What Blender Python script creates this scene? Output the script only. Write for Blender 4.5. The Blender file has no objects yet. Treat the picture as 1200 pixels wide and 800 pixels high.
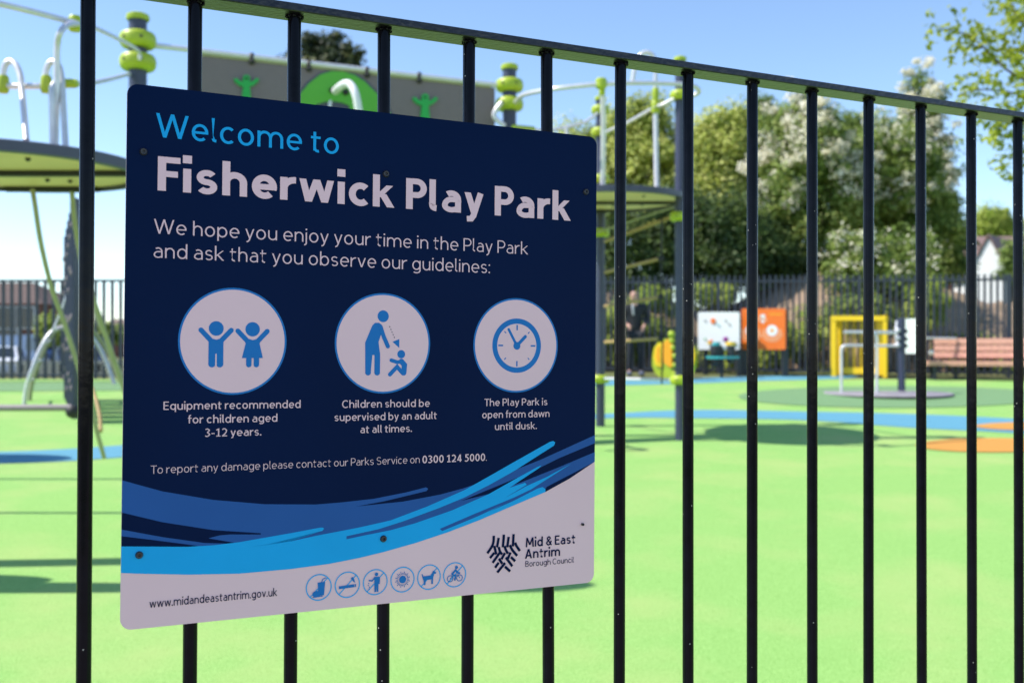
import bpy, bmesh, math, random
import numpy as np
from mathutils import Vector, Matrix
R = math.radians
random.seed(7); rng = np.random.default_rng(11)
scene = bpy.context.scene
COL = scene.collection

# ------------------------------------------------------------------ camera
F = 1221.0            # focal length in units of 1/1200 of the frame width
CZ = 1.62             # eye height
cam_d = bpy.data.cameras.new('camera'); cam = bpy.data.objects.new('camera', cam_d); COL.objects.link(cam)
scene.camera = cam
cam.location = (0, 0, CZ); cam.rotation_euler = (R(90), 0, 0)
cam_d.sensor_width = 36.0; cam_d.lens = 36.0 * F / 1200.0
cam_d.clip_start = 0.05; cam_d.clip_end = 6000
cam_d.dof.use_dof = True; cam_d.dof.focus_distance = 1.32; cam_d.dof.aperture_fstop = 6.3
# ------------------------------------------------------------------ sky and sun
SUN_EL = R(51); SUN_AZ = R(-94)      # azimuth from +Y towards +X: the sun stands to the left
w = bpy.data.worlds.new('World'); scene.world = w; w.use_nodes = True
nt = w.node_tree; bg = nt.nodes['Background']
sky = nt.nodes.new('ShaderNodeTexSky'); sky.sky_type = 'NISHITA'; sky.sun_disc = False
sky.sun_elevation = SUN_EL; sky.sun_rotation = SUN_AZ
sky.air_density = 0.85; sky.dust_density = 0.0; sky.ozone_density = 2.6; sky.altitude = 50
nt.links.new(sky.outputs[0], bg.inputs[0]); bg.inputs[1].default_value = 0.138
sl = bpy.data.lights.new('sun', 'SUN'); sl.energy = 3.75; sl.angle = R(0.53); sl.color = (1.0, 0.95, 0.88)
so = bpy.data.objects.new('sun', sl); COL.objects.link(so)
sd = Vector((math.sin(SUN_AZ) * math.cos(SUN_EL), math.cos(SUN_AZ) * math.cos(SUN_EL), math.sin(SUN_EL)))
so.rotation_euler = sd.to_track_quat('Z', 'Y').to_euler(); so.location = sd * 30
scene.view_settings.view_transform = 'Standard'; scene.view_settings.look = 'None'
scene.view_settings.exposure = 0.82; scene.view_settings.gamma = 1.0
scene.view_settings.use_curve_mapping = False
scene.render.engine = 'CYCLES'
scene.cycles.max_bounces = 8

# ------------------------------------------------------------------ helpers
def gz(y):
    if y <= 23: return 0.04095 * max(y, -3.0)
    return max(0.0, 0.94185 - (y - 23.0) * 0.078)
def P(u, v, y): return Vector(((u - 600) / F * y, y, CZ - (v - 400) / F * y))
def GY(v): return F * 1.62 / (v - 350.0)
def G(u, v, dz=0.0):
    y = GY(v); return Vector(((u - 600) / F * y, y, gz(y) + dz))

def mat(name, col, rough=0.6, metal=0.0, spec=0.5, noise=0.0, nscale=20.0, bump=0.0, bscale=60.0, coat=0.0, col2=None):
    m = bpy.data.materials.new(name); m.use_nodes = True
    t = m.node_tree; b = t.nodes['Principled BSDF']
    b.inputs['Base Color'].default_value = (*col, 1); b.inputs['Roughness'].default_value = rough
    b.inputs['Metallic'].default_value = metal; b.inputs['Specular IOR Level'].default_value = spec
    b.inputs['Coat Weight'].default_value = coat
    tc = t.nodes.new('ShaderNodeTexCoord')
    if noise > 0 or col2:
        n = t.nodes.new('ShaderNodeTexNoise'); n.inputs['Scale'].default_value = nscale; n.inputs['Detail'].default_value = 5
        t.links.new(tc.outputs['Object'], n.inputs['Vector'])
        r = t.nodes.new('ShaderNodeMapRange'); r.inputs[1].default_value = 0.3; r.inputs[2].default_value = 0.7
        t.links.new(n.outputs['Fac'], r.inputs[0])
        mx = t.nodes.new('ShaderNodeMix'); mx.data_type = 'RGBA'
        c2 = col2 if col2 else tuple(c * (1 - noise) for c in col)
        mx.inputs[6].default_value = (*col, 1); mx.inputs[7].default_value = (*c2, 1)
        t.links.new(r.outputs[0], mx.inputs[0]); t.links.new(mx.outputs[2], b.inputs['Base Color'])
    if bump > 0:
        n2 = t.nodes.new('ShaderNodeTexNoise'); n2.inputs['Scale'].default_value = bscale; n2.inputs['Detail'].default_value = 4
        t.links.new(tc.outputs['Object'], n2.inputs['Vector'])
        bp = t.nodes.new('ShaderNodeBump'); bp.inputs['Strength'].default_value = bump; bp.inputs['Distance'].default_value = 0.01
        t.links.new(n2.outputs['Fac'], bp.inputs['Height']); t.links.new(bp.outputs[0], b.inputs['Normal'])
    return m

def leaf_mat(name, cols, trans=0.35):
    m = bpy.data.materials.new(name); m.use_nodes = True
    t = m.node_tree; b = t.nodes['Principled BSDF']; out = t.nodes['Material Output']
    g = t.nodes.new('ShaderNodeNewGeometry'); r = t.nodes.new('ShaderNodeValToRGB')
    el = r.color_ramp.elements
    el[0].position = 0; el[0].color = (*cols[0], 1); el[1].position = 1; el[1].color = (*cols[-1], 1)
    for i, c in enumerate(cols[1:-1]):
        e = el.new((i + 1) / (len(cols) - 1)); e.color = (*c, 1)
    tc = t.nodes.new('ShaderNodeTexCoord'); nz = t.nodes.new('ShaderNodeTexNoise'); nz.inputs['Scale'].default_value = 0.9; nz.inputs['Detail'].default_value = 3
    t.links.new(tc.outputs['Object'], nz.inputs['Vector'])
    ad = t.nodes.new('ShaderNodeMath'); ad.operation = 'MULTIPLY_ADD'; ad.inputs[1].default_value = 1.9; ad.inputs[2].default_value = -0.95
    t.links.new(nz.outputs['Fac'], ad.inputs[0])
    a2 = t.nodes.new('ShaderNodeMath'); a2.operation = 'ADD'; t.links.new(ad.outputs[0], a2.inputs[0]); t.links.new(g.outputs['Random Per Island'], a2.inputs[1])
    t.links.new(a2.outputs[0], r.inputs[0]); t.links.new(r.outputs[0], b.inputs['Base Color'])
    b.inputs['Roughness'].default_value = 0.55; b.inputs['Specular IOR Level'].default_value = 0.3
    tr = t.nodes.new('ShaderNodeBsdfTranslucent'); t.links.new(r.outputs[0], tr.inputs[0])
    mx = t.nodes.new('ShaderNodeMixShader'); mx.inputs[0].default_value = trans
    t.links.new(b.outputs[0], mx.inputs[1]); t.links.new(tr.outputs[0], mx.inputs[2]); t.links.new(mx.outputs[0], out.inputs[0])
    return m

M = {}
def defmats():
    M['black'] = mat('black_gloss_paint', (0.004, 0.0045, 0.009), 0.13, spec=0.12, bump=0.04, bscale=45, noise=0.5, nscale=40)
    t = M['black'].node_tree; b = t.nodes['Principled BSDF']; src = b.inputs['Base Color'].links[0].from_socket
    tc = t.nodes.new('ShaderNodeTexCoord'); v = t.nodes.new('ShaderNodeTexVoronoi'); v.inputs['Scale'].default_value = 95; t.links.new(tc.outputs['Object'], v.inputs['Vector'])
    n = t.nodes.new('ShaderNodeTexNoise'); n.inputs['Scale'].default_value = 9; t.links.new(tc.outputs['Object'], n.inputs['Vector'])
    l1 = t.nodes.new('ShaderNodeMath'); l1.operation = 'LESS_THAN'; l1.inputs[1].default_value = 0.085; t.links.new(v.outputs['Distance'], l1.inputs[0])
    l2 = t.nodes.new('ShaderNodeMath'); l2.operation = 'GREATER_THAN'; l2.inputs[1].default_value = 0.56; t.links.new(n.outputs['Fac'], l2.inputs[0])
    mu = t.nodes.new('ShaderNodeMath'); mu.operation = 'MULTIPLY'; t.links.new(l1.outputs[0], mu.inputs[0]); t.links.new(l2.outputs[0], mu.inputs[1])
    mx = t.nodes.new('ShaderNodeMix'); mx.data_type = 'RGBA'; t.links.new(mu.outputs[0], mx.inputs[0]); t.links.new(src, mx.inputs[6]); mx.inputs[7].default_value = (0.35, 0.33, 0.30, 1)
    t.links.new(mx.outputs[2], b.inputs['Base Color'])
    M['rail'] = mat('rail_black_paint', (0.006, 0.006, 0.009), 0.28, spec=0.55, bump=0.14, bscale=160, noise=0.5, nscale=60)
    M['slate'] = mat('slate_paint', (0.045, 0.052, 0.10), 0.42, noise=0.15, nscale=6)
    M['lime'] = mat('lime_plastic', (0.40, 0.50, 0.025), 0.4, noise=0.1, nscale=9)
    M['steel'] = mat('steel', (0.74, 0.72, 0.75), 0.36, metal=0.35, noise=0.12, nscale=14)
    M['deckgrey'] = mat('deck_edge', (0.07, 0.072, 0.12), 0.5, noise=0.2, nscale=8)
    M['deckgreen'] = mat('deck_underside', (0.80, 0.56, 0.34), 0.45, noise=0.12, nscale=3)
    M['darkrib'] = mat('dark_rib', (0.02, 0.022, 0.022), 0.5, noise=0.2)
    M['olive'] = mat('olive_tube', (0.36, 0.36, 0.22), 0.4, noise=0.12)
    M['panelgrey'] = mat('panel_grey', (0.19, 0.15, 0.155), 0.6, noise=0.06, nscale=12)
    M['hillgreen'] = mat('hill_green', (0.10, 0.42, 0.03), 0.5, noise=0.05)
    M['froggreen'] = mat('figure_green', (0.01, 0.38, 0.06), 0.45, noise=0.05)
    M['rubber'] = mat('black_rubber', (0.018, 0.018, 0.02), 0.6, noise=0.2)
    M['wood'] = mat('rung_wood', (0.42, 0.28, 0.10), 0.55, noise=0.3, nscale=25)
    M['whitep'] = mat('white_tube', (0.8, 0.8, 0.8), 0.35, noise=0.03)
    M['greybeam'] = mat('grey_beam', (0.30, 0.25, 0.25), 0.45, noise=0.15)
    M['salmon'] = mat('salmon_slat', (0.72, 0.37, 0.27), 0.6, noise=0.25, nscale=18)
    M['yellow'] = mat('yellow_paint', (0.85, 0.55, 0.01), 0.45, noise=0.06)
    M['orange'] = mat('orange_paint', (0.85, 0.17, 0.015), 0.45, noise=0.06)
    M['orange2'] = mat('amber_paint', (0.90, 0.36, 0.01), 0.45, noise=0.06)
    M['white'] = mat('white_panel', (0.80, 0.80, 0.80), 0.5, noise=0.04)
    M['peach'] = mat('peach_print', (0.85, 0.45, 0.25), 0.5, noise=0.04)
    M['teal'] = mat('teal_plastic', (0.05, 0.42, 0.45), 0.4, noise=0.08)
    M['purple'] = mat('purple_plastic', (0.28, 0.02, 0.25), 0.4, noise=0.08)
    M['red'] = mat('red_plastic', (0.7, 0.03, 0.02), 0.4, noise=0.08)
    M['charcoal'] = mat('charcoal_post', (0.03, 0.035, 0.04), 0.55, noise=0.2)
    M['greydisc'] = mat('carousel_deck', (0.34, 0.31, 0.34), 0.55, noise=0.2, nscale=9)
    M['brick'] = mat('house_brick', (0.20, 0.08, 0.055), 0.85, noise=0.35, nscale=3)
    M['roofb'] = mat('brown_roof', (0.13, 0.085, 0.07), 0.85, noise=0.3, nscale=4)
    M['render'] = mat('white_render', (0.78, 0.77, 0.74), 0.8, noise=0.06)
    M['roofr'] = mat('pink_brown_roof', (0.26, 0.17, 0.15), 0.85, noise=0.25, nscale=3)
    M['glass'] = mat('window_glass', (0.03, 0.04, 0.05), 0.12, spec=0.6)
    M['bark'] = mat('bark', (0.10, 0.075, 0.05), 0.9, noise=0.5, nscale=12, bump=0.5)
    M['fencemetal'] = mat('dark_fence_paint', (0.040, 0.048, 0.075), 0.5, noise=0.2)
    M['picket'] = mat('weathered_white_wood', (0.55, 0.53, 0.50), 0.7, noise=0.25)
    M['carwhite'] = mat('white_car_paint', (0.75, 0.76, 0.78), 0.25, coat=0.6)
    M['cardark'] = mat('dark_car_paint', (0.02, 0.024, 0.03), 0.25, coat=0.6)
    M['carblue'] = mat('blue_car_paint', (0.02, 0.05, 0.16), 0.25, coat=0.6)
    M['skin'] = mat('skin', (0.60, 0.33, 0.25), 0.55, noise=0.1)
    M['jacket'] = mat('black_cloth', (0.018, 0.019, 0.025), 0.8, noise=0.3, nscale=30)
    M['jeans'] = mat('dark_trousers', (0.02, 0.024, 0.035), 0.85, noise=0.3, nscale=30)
    M['scarf'] = mat('grey_cloth', (0.45, 0.45, 0.47), 0.8, noise=0.2)
    M['shoe'] = mat('shoe_leather', (0.12, 0.14, 0.2), 0.6, noise=0.2)
    # sign print
    M['s_white'] = mat('sign_white', (0.82, 0.57, 0.61), 0.42, noise=0.05, nscale=5, spec=0.2)
    M['s_navy'] = mat('sign_navy', (0.0010, 0.0105, 0.052), 0.36, spec=0.05, noise=0.15, nscale=4)
    M['s_mid'] = mat('sign_mid_blue', (0.016, 0.095, 0.33), 0.42, spec=0.16, noise=0.05)
    M['s_cyan'] = mat('sign_cyan', (0.004, 0.38, 0.80), 0.42, spec=0.16, noise=0.05)
    M['s_ring'] = mat('sign_ring_blue', (0.01, 0.17, 0.50), 0.42, spec=0.16, noise=0.05)
    M['s_edge'] = mat('sign_edge', (0.55, 0.55, 0.57), 0.5, noise=0.05)
    M['screwm'] = mat('screw_cap', (0.03, 0.03, 0.035), 0.35, noise=0.2, nscale=300)
defmats()

def tag(o, label=None, cat=None, group=None, kind=None):
    if label: o['label'] = label
    if cat: o['category'] = cat
    if group: o['group'] = group
    if kind: o['kind'] = kind
    return o
def empty(name, loc=(0, 0, 0), label=None, cat=None, group=None):
    o = bpy.data.objects.new(name, None); COL.objects.link(o); o.location = loc
    bpy.context.view_layer.update()
    return tag(o, label, cat, group)
def link(name, me, m, parent=None, smooth=False):
    o = bpy.data.objects.new(name, me)
    if m and not me.materials: me.materials.append(m)
    COL.objects.link(o)
    if parent:
        o.parent = parent
        pl = parent.matrix_world if parent.parent is None else None
        # parts are modelled in world coordinates; keep them where they were modelled
        wl = Vector((0, 0, 0)); p = parent
        while p: wl += p.location; p = p.parent
        o.location = -wl
    if smooth:
        me.polygons.foreach_set('use_smooth', [True] * len(me.polygons))
    return o
def bm_obj(name, bm, m, parent=None, smooth=False, autosmooth=None):
    me = bpy.data.meshes.new(name); bm.to_mesh(me); bm.free()
    o = link(name, me, m, parent, smooth)
    if autosmooth: me.set_sharp_from_angle(angle=R(autosmooth))
    return o
def raw(name, vs, fs, m, parent=None, smooth=False):
    me = bpy.data.meshes.new(name); me.from_pydata([tuple(v) for v in vs], [], fs); me.update()
    return link(name, me, m, parent, smooth)

def add_box(bm, c, s, mtx=None, bev=0.0):
    r = bmesh.ops.create_cube(bm, size=1.0)
    vs = r['verts']
    bmesh.ops.scale(bm, vec=s, verts=vs)
    if bev > 0:
        es = list({e for v in vs for e in v.link_edges})
        rr = bmesh.ops.bevel(bm, geom=es, offset=bev, segments=2, affect='EDGES', profile=0.5)
        vs = list({v for f in rr['faces'] for v in f.verts} | {v for v in vs if v.is_valid})
    if mtx is not None: bmesh.ops.transform(bm, matrix=mtx, verts=vs)
    bmesh.ops.translate(bm, vec=Vector(c), verts=vs)
    return vs
def box(name, c, s, m, parent=None, mtx=None, bev=0.0):
    bm = bmesh.new(); add_box(bm, c, s, mtx, bev); return bm_obj(name, bm, m, parent)

def smooth_path(pts, n=8):
    pts = [Vector(p) for p in pts]
    if len(pts) < 3: return pts
    out = []
    q = [pts[0] * 2 - pts[1]] + pts + [pts[-1] * 2 - pts[-2]]
    for i in range(1, len(q) - 2):
        p0, p1, p2, p3 = q[i - 1], q[i], q[i + 1], q[i + 2]
        for k in range(n):
            t = k / n
            out.append(0.5 * ((2 * p1) + (p2 - p0) * t + (2 * p0 - 5 * p1 + 4 * p2 - p3) * t * t + (3 * p1 - p0 - 3 * p2 + p3) * t ** 3))
    out.append(pts[-1]); return out
def add_tube(bm, pts, r, seg=12, cap=True, r2=None):
    pts = [Vector(p) for p in pts]
    n = len(pts); rings = []
    t0 = (pts[1] - pts[0]).normalized()
    up = Vector((0, 0, 1)) if abs(t0.z) < 0.9 else Vector((1, 0, 0))
    a = t0.cross(up).normalized()
    for i, p in enumerate(pts):
        t = (pts[min(i + 1, n - 1)] - pts[max(i - 1, 0)]).normalized()
        a = (a - t * a.dot(t)).normalized(); b = t.cross(a)
        rr = r if r2 is None else r + (r2 - r) * i / (n - 1)
        rings.append([bm.verts.new(p + (a * math.cos(2 * math.pi * k / seg) + b * math.sin(2 * math.pi * k / seg)) * rr) for k in range(seg)])
    for i in range(n - 1):
        for k in range(seg):
            bm.faces.new((rings[i][k], rings[i][(k + 1) % seg], rings[i + 1][(k + 1) % seg], rings[i + 1][k]))
    if cap:
        bm.faces.new(rings[0][::-1]); bm.faces.new(rings[-1])
def tube(name, pts, r, m, parent=None, seg=12, sm=0, r2=None):
    bm = bmesh.new(); add_tube(bm, smooth_path(pts, sm) if sm else pts, r, seg, True, r2)
    bmesh.ops.recalc_face_normals(bm, faces=bm.faces)
    return bm_obj(name, bm, m, parent, True, 40)
def add_lathe(bm, c, prof, seg=24, mtx=None):
    rings = []; c = Vector(c)
    for r, z in prof:
        ring = []
        for k in range(seg):
            v = Vector((r * math.cos(2 * math.pi * k / seg), r * math.sin(2 * math.pi * k / seg), z))
            if mtx: v = mtx @ v
            ring.append(bm.verts.new(v + c))
        rings.append(ring)
    for i in range(len(rings) - 1):
        for k in range(seg):
            bm.faces.new((rings[i][k], rings[i][(k + 1) % seg], rings[i + 1][(k + 1) % seg], rings[i + 1][k]))
    return rings
def lathe(name, c, prof, m, parent=None, seg=24, mtx=None, closed=False, ang=35):
    bm = bmesh.new()
    rings = add_lathe(bm, c, prof, seg, mtx)
    if closed:
        for k in range(seg):
            bm.faces.new((rings[-1][k], rings[-1][(k + 1) % seg], rings[0][(k + 1) % seg], rings[0][k]))
    else:
        bm.faces.new(rings[0][::-1]); bm.faces.new(rings[-1])
    bmesh.ops.recalc_face_normals(bm, faces=bm.faces)
    return bm_obj(name, bm, m, parent, True, ang)
def extrude_poly(bm, pts, off):
    """closed prism: outline pts (3D), thickness vector off"""
    a = [bm.verts.new(p) for p in pts]; b = [bm.verts.new(Vector(p) + Vector(off)) for p in pts]
    bm.faces.new(a); bm.faces.new(b[::-1]); n = len(a)
    for i in range(n): bm.faces.new((a[(i + 1) % n], a[i], b[i], b[(i + 1) % n]))
def prism(name, pts, off, m, parent=None, bev=0):
    bm = bmesh.new(); extrude_poly(bm, pts, off)
    bmesh.ops.recalc_face_normals(bm, faces=bm.faces)
    return bm_obj(name, bm, m, parent)

# ------------------------------------------------------------------ ground
def ground_mats():
    g = bpy.data.materials.new('wetpour_green'); g.use_nodes = True
    t = g.node_tree; b = t.nodes['Principled BSDF']; b.inputs['Roughness'].default_value = 0.85
    b.inputs['Specular IOR Level'].default_value = 0.25
    tc = t.nodes.new('ShaderNodeTexCoord')
    n1 = t.nodes.new('ShaderNodeTexNoise'); n1.inputs['Scale'].default_value = 170; n1.inputs['Detail'].default_value = 3
    n2 = t.nodes.new('ShaderNodeTexNoise'); n2.inputs['Scale'].default_value = 1.3; n2.inputs['Detail'].default_value = 6
    n3 = t.nodes.new('ShaderNodeTexVoronoi'); n3.inputs['Scale'].default_value = 300
    for n in (n1, n2, n3): t.links.new(tc.outputs['Object'], n.inputs['Vector'])
    r1 = t.nodes.new('ShaderNodeValToRGB')
    r1.color_ramp.elements[0].position = 0.40; r1.color_ramp.elements[0].color = (0.17, 0.36, 0.07, 1)
    r1.color_ramp.elements[1].position = 0.57; r1.color_ramp.elements[1].color = (0.335, 0.57, 0.165, 1)
    t.links.new(n1.outputs['Fac'], r1.inputs[0])
    m1 = t.nodes.new('ShaderNodeMix'); m1.data_type = 'RGBA'; m1.blend_type = 'MIX'
    m1.inputs[7].default_value = (0.44, 0.50, 0.18, 1)
    mr = t.nodes.new('ShaderNodeMapRange'); mr.inputs[1].default_value = 0.45; mr.inputs[2].default_value = 0.75; mr.inputs[4].default_value = 0.55
    t.links.new(n2.outputs['Fac'], mr.inputs[0]); t.links.new(mr.outputs[0], m1.inputs[0]); t.links.new(r1.outputs[0], m1.inputs[6])
    t.links.new(m1.outputs[2], b.inputs['Base Color'])
    bp = t.nodes.new('ShaderNodeBump'); bp.inputs['Strength'].default_value = 0.5; bp.inputs['Distance'].default_value = 0.004
    t.links.new(n3.outputs['Distance'], bp.inputs['Height']); t.links.new(bp.outputs[0], b.inputs['Normal'])
    return g
M['wetpour'] = ground_mats()
M['wp_blue'] = mat('wetpour_blue', (0.11, 0.34, 0.46), 0.85, noise=0.22, nscale=150, bump=0.4, bscale=300)
M['wp_orange'] = mat('wetpour_orange', (0.66, 0.30, 0.05), 0.85, noise=0.22, nscale=150, bump=0.4, bscale=300)
M['wp_grey'] = mat('wetpour_grey_green', (0.19, 0.35, 0.15), 0.85, noise=0.3, nscale=150, bump=0.4, bscale=300)
M['grass'] = mat('grass', (0.10, 0.14, 0.035), 0.9, noise=0.5, nscale=4, bump=0.6, bscale=30, col2=(0.17, 0.15, 0.06))
M['asphalt'] = mat('asphalt', (0.07, 0.07, 0.072), 0.9, noise=0.3, nscale=8)

def sheet(name, rows, dz, m):
    vs, fs = [], []
    for y, xa, xb in rows: vs += [(xa, y, gz(y) + dz), (xb, y, gz(y) + dz)]
    for i in range(len(rows) - 1): fs.append((2 * i, 2 * i + 1, 2 * i + 3, 2 * i + 2))
    return tag(raw(name, vs, fs, m), kind='structure')
sheet('ground', [(-60, -900, 900), (-3, -900, 900), (23, -900, 900), (35.08, -900, 900), (60, -900, 900), (3000, -3000, 3000)], 0.0, M['grass'])
sheet('playground_surface', [(0.0, -22, 26), (10, -22, 26), (20.9, -22, 26)], 0.006, M['wetpour'])
tag(raw('bounce_pavement', [(-30, -8, gz(-3) + .006), (30, -8, gz(-3) + .006), (30, -3, gz(-3) + .006), (-30, -3, gz(-3) + .006), (30, 0.0, .006), (-30, 0.0, .006)], [(0, 1, 2, 3), (3, 2, 4, 5)], mat('bounce_pavement_concrete', (0.42, 0.33, 0.29), 0.9, noise=0.2, nscale=5)), kind='structure')  # unseen warm pavement on the viewer's side, added to bounce light onto the sign
sheet('car_park', [(35.08, -70, -6), (56, -90, -10)], 0.006, M['asphalt'])

def stripe(name, ctr, m, dz=0.011):
    """ctr: (u, v_top, v_bottom) stations along a coloured band on the rubber surface"""
    top = smooth_path([G(u, a) for u, a, b in ctr], 6); bot = smooth_path([G(u, b) for u, a, b in ctr], 6)
    vs, fs = [], []
    for p, q in zip(top, bot): vs += [(p.x, p.y, gz(p.y) + dz), (q.x, q.y, gz(q.y) + dz)]
    for i in range(len(top) - 1): fs.append((2 * i, 2 * i + 2, 2 * i + 3, 2 * i + 1))
    o = raw(name, vs, fs, m); return tag(o, kind='structure')
def blob(name, u, v, ru, rv_top, rv_bot, m, dz=0.015):
    vs = []
    for k in range(64):
        a = 2 * math.pi * k / 64
        vs.append(G(u + ru * math.cos(a), v + (rv_bot if math.sin(a) > 0 else rv_top) * math.sin(a), dz))
    return tag(raw(name, vs, [tuple(range(63, -1, -1))], m), kind='structure')
stripe('blue_path', [(-260, 537, 546), (-60, 532, 545), (60, 528, 542), (150, 522, 536), (300, 511, 524), (500, 496, 505), (700, 486, 491), (813, 481, 490.5), (945, 483, 493), (1072, 486, 502), (1200, 492, 509), (1400, 506, 530)], M['wp_blue'])
stripe('blue_edge_path', [(560, 449, 454), (711, 446, 452), (800, 444, 450), (880, 441.5, 447), (975, 440.6, 444.5), (1010, 440.2, 441.5)], M['wp_blue'])
stripe('grey_green_shade_band', [(-300, 449, 460), (0, 448.6, 459), (145, 448.4, 458), (260, 448, 456)], M['wp_grey'], 0.013)  # shade before the left fence, put in as a dull grey-green strip
blob('grey_green_circle', 1050, 465, 185, 12, 13.5, M['wp_grey'])
blob('orange_spot', 1165, 522.5, 92, 8, 8.5, M['wp_orange'])
blob('orange_spot', 1215, 500.5, 72, 4.8, 5, M['wp_orange'], 0.019)

# ------------------------------------------------------------------ fence plane in the foreground
FO = Vector((-0.4235, 1.1471, CZ + 0.2843))                       # top left corner of the sign
FX = Vector((0.89729, 0.44123, -0.01344)); FY = Vector((-0.00768, -0.01484, -0.99986))
FN = FX.cross(FY); FN = FN if FN.y > 0 else -FN                   # away from the viewer
FX.normalize(); FY = FN.cross(FX).normalized()
if FY.z > 0: FY = -FY
def S3(x, y, n=0.0):                                              # sign coordinates in metres
    return FO + FX * x + FY * y + FN * n

bars_uv = [((-0.0402, -0.0608), (-0.0357, 0.6277)), ((0.0733, -0.0678), (0.0762, 0.6411)), ((0.1879, -0.0792), (0.1914, 0.6549)), ((0.3001, -0.0792), (0.3065, 0.6687)), ((0.4152, -0.0895), (0.42, 0.6823)), ((0.5284, -0.0968), (0.5375, 0.6965)), ((0.6444, -0.0908), (0.6482, 0.7096)), ((0.7578, -0.0952), (0.7632, 0.7234)), ((0.8738, -0.1006), (0.8778, 0.7371)), ((0.9887, -0.0843), (0.993, 0.7509)), ((1.1046, -0.0946), (1.1075, 0.7646)), ((1.218, -0.0933), (1.2231, 0.7785)), ((1.3352, -0.0988), (1.339, 0.7924))]
pitch = 0.11462
for k in range(1, 5): bars_uv.insert(0, ((-0.0402 - pitch * k, -0.06), (-0.0357 - pitch * k, 0.62)))
for k in range(1, 9): bars_uv.append(((1.3352 + pitch * k, -0.0988), (1.339 + pitch * k, 0.79)))
rail_v = lambda u: -0.1136 - 0.00855 * u                          # top face of the rail
fence = empty('railing', S3(0.5, 1.83, 0.011), 'tall black metal railing with round bars carrying the blue welcome sign', 'railing')
bar_objs = []
for (a, b) in bars_uv:
    du = (b[0] - a[0]) / (b[1] - a[1])
    va = rail_v(a[0]) + 0.010; vb = 1.70
    ua = a[0] + du * (va - a[1]); ub = a[0] + du * (vb - a[1])
    bm = bmesh.new()
    p0, p1 = S3(ua, va, 0.0115), S3(ub, vb, 0.0115)
    add_tube(bm, [p0, p0.lerp(p1, 0.5), p1], 0.008, 20)
    bmesh.ops.recalc_face_normals(bm, faces=bm.faces)
    o = bm_obj('bar', bm, M['black'], fence, True, 40)
    # weld bead where the bar meets the rail
    bm = bmesh.new()
    for k in range(9):
        an = 2 * math.pi * k / 9 + random.random()
        c = p0 + (FX * math.cos(an) + FN * math.sin(an)) * (0.0084 + random.random() * 0.0008) + FY * (0.0006 + random.random() * 0.0012)
        bmesh.ops.create_icosphere(bm, subdivisions=1, radius=0.0017 + random.random() * 0.0010, matrix=Matrix.Translation(c))
    bm_obj('weld', bm, M['black'], o, True)
def rail(name, ua, ub, vf, t, wd):
    bm = bmesh.new(); n = 14; rings = []
    for i in range(n + 1):
        u = ua + (ub - ua) * i / n; v = vf(u); e = 0.0012
        prof = [(v + e, 0.0115 - wd / 2), (v, 0.0115 - wd / 2 + e), (v, 0.0115 + wd / 2 - e), (v + e, 0.0115 + wd / 2), (v + t - e, 0.0115 + wd / 2), (v + t, 0.0115 + wd / 2 - e), (v + t, 0.0115 - wd / 2 + e), (v + t - e, 0.0115 - wd / 2)]
        rings.append([bm.verts.new(S3(u, vv, nn)) for vv, nn in prof])
    for i in range(n):
        for k in range(8): bm.faces.new((rings[i][k], rings[i][(k + 1) % 8], rings[i + 1][(k + 1) % 8], rings[i + 1][k]))
    bm.faces.new(rings[0]); bm.faces.new(rings[-1][::-1])
    bmesh.ops.recalc_face_normals(bm, faces=bm.faces)
    return bm_obj(name, bm, M['rail'], fence)
rail('top_rail', -0.62, 2.40, rail_v, 0.010, 0.040)
rail('bottom_rail', -0.62, 2.40, lambda u: 1.70 - 0.0085 * u * 0, 0.010, 0.040)
for u in (-0.60, 2.38):
    bm = bmesh.new(); p0 = S3(u, -0.10, 0.06); p1 = S3(u, 1.9, 0.06)
    add_tube(bm, [p0, p1], 0.03, 4); bm_obj('post', bm, M['black'], fence)

# ------------------------------------------------------------------ lettering: a stroke alphabet
def arc(cx, cy, rx, ry, a0, a1, n=None):
    n = n or max(6, int(abs(a1 - a0) / 9))
    return [(cx + rx * math.cos(R(a0 + (a1 - a0) * i / n)), cy + ry * math.sin(R(a0 + (a1 - a0) * i / n))) for i in range(n + 1)]
def rib(pts, w, closed=False):
    out = []
    n = len(pts); L, Rr = [], []
    for i in range(n):
        if closed: a, b, c = pts[(i - 1) % n], pts[i], pts[(i + 1) % n]
        else: a, b, c = pts[max(i - 1, 0)], pts[i], pts[min(i + 1, n - 1)]
        d1 = (b[0] - a[0], b[1] - a[1]); d2 = (c[0] - b[0], c[1] - b[1])
        l1 = math.hypot(*d1) or 1e-9; l2 = math.hypot(*d2) or 1e-9
        if a == b: d1, l1 = d2, l2
        if c == b: d2, l2 = d1, l1
        n1 = (-d1[1] / l1, d1[0] / l1); n2 = (-d2[1] / l2, d2[0] / l2)
        m = (n1[0] + n2[0], n1[1] + n2[1]); lm = math.hypot(*m) or 1e-9; m = (m[0] / lm, m[1] / lm)
        k = w / 2 / max(0.35, m[0] * n1[0] + m[1] * n1[1])
        L.append((b[0] + m[0] * k, b[1] + m[1] * k)); Rr.append((b[0] - m[0] * k, b[1] - m[1] * k))
    seg = n if closed else n - 1
    for i in range(seg):
        j = (i + 1) % n; out.append([L[i], L[j], Rr[j], Rr[i]])
    return out
def two_bowl(sw, w, t, y0, y1, a_top=30, a_bot=-150):
    """an s-shaped stroke made of two stacked arcs"""
    ry = (y1 - y0 - t) / 4; rx = (sw - w) / 2; ym = (y0 + y1) / 2
    up = arc(sw / 2, ym + ry, rx * .96, ry, a_top, 262, 26); lo = arc(sw / 2, ym - ry, rx, ry, 82, a_bot, 26)
    return rib(up + lo, t)
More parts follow.
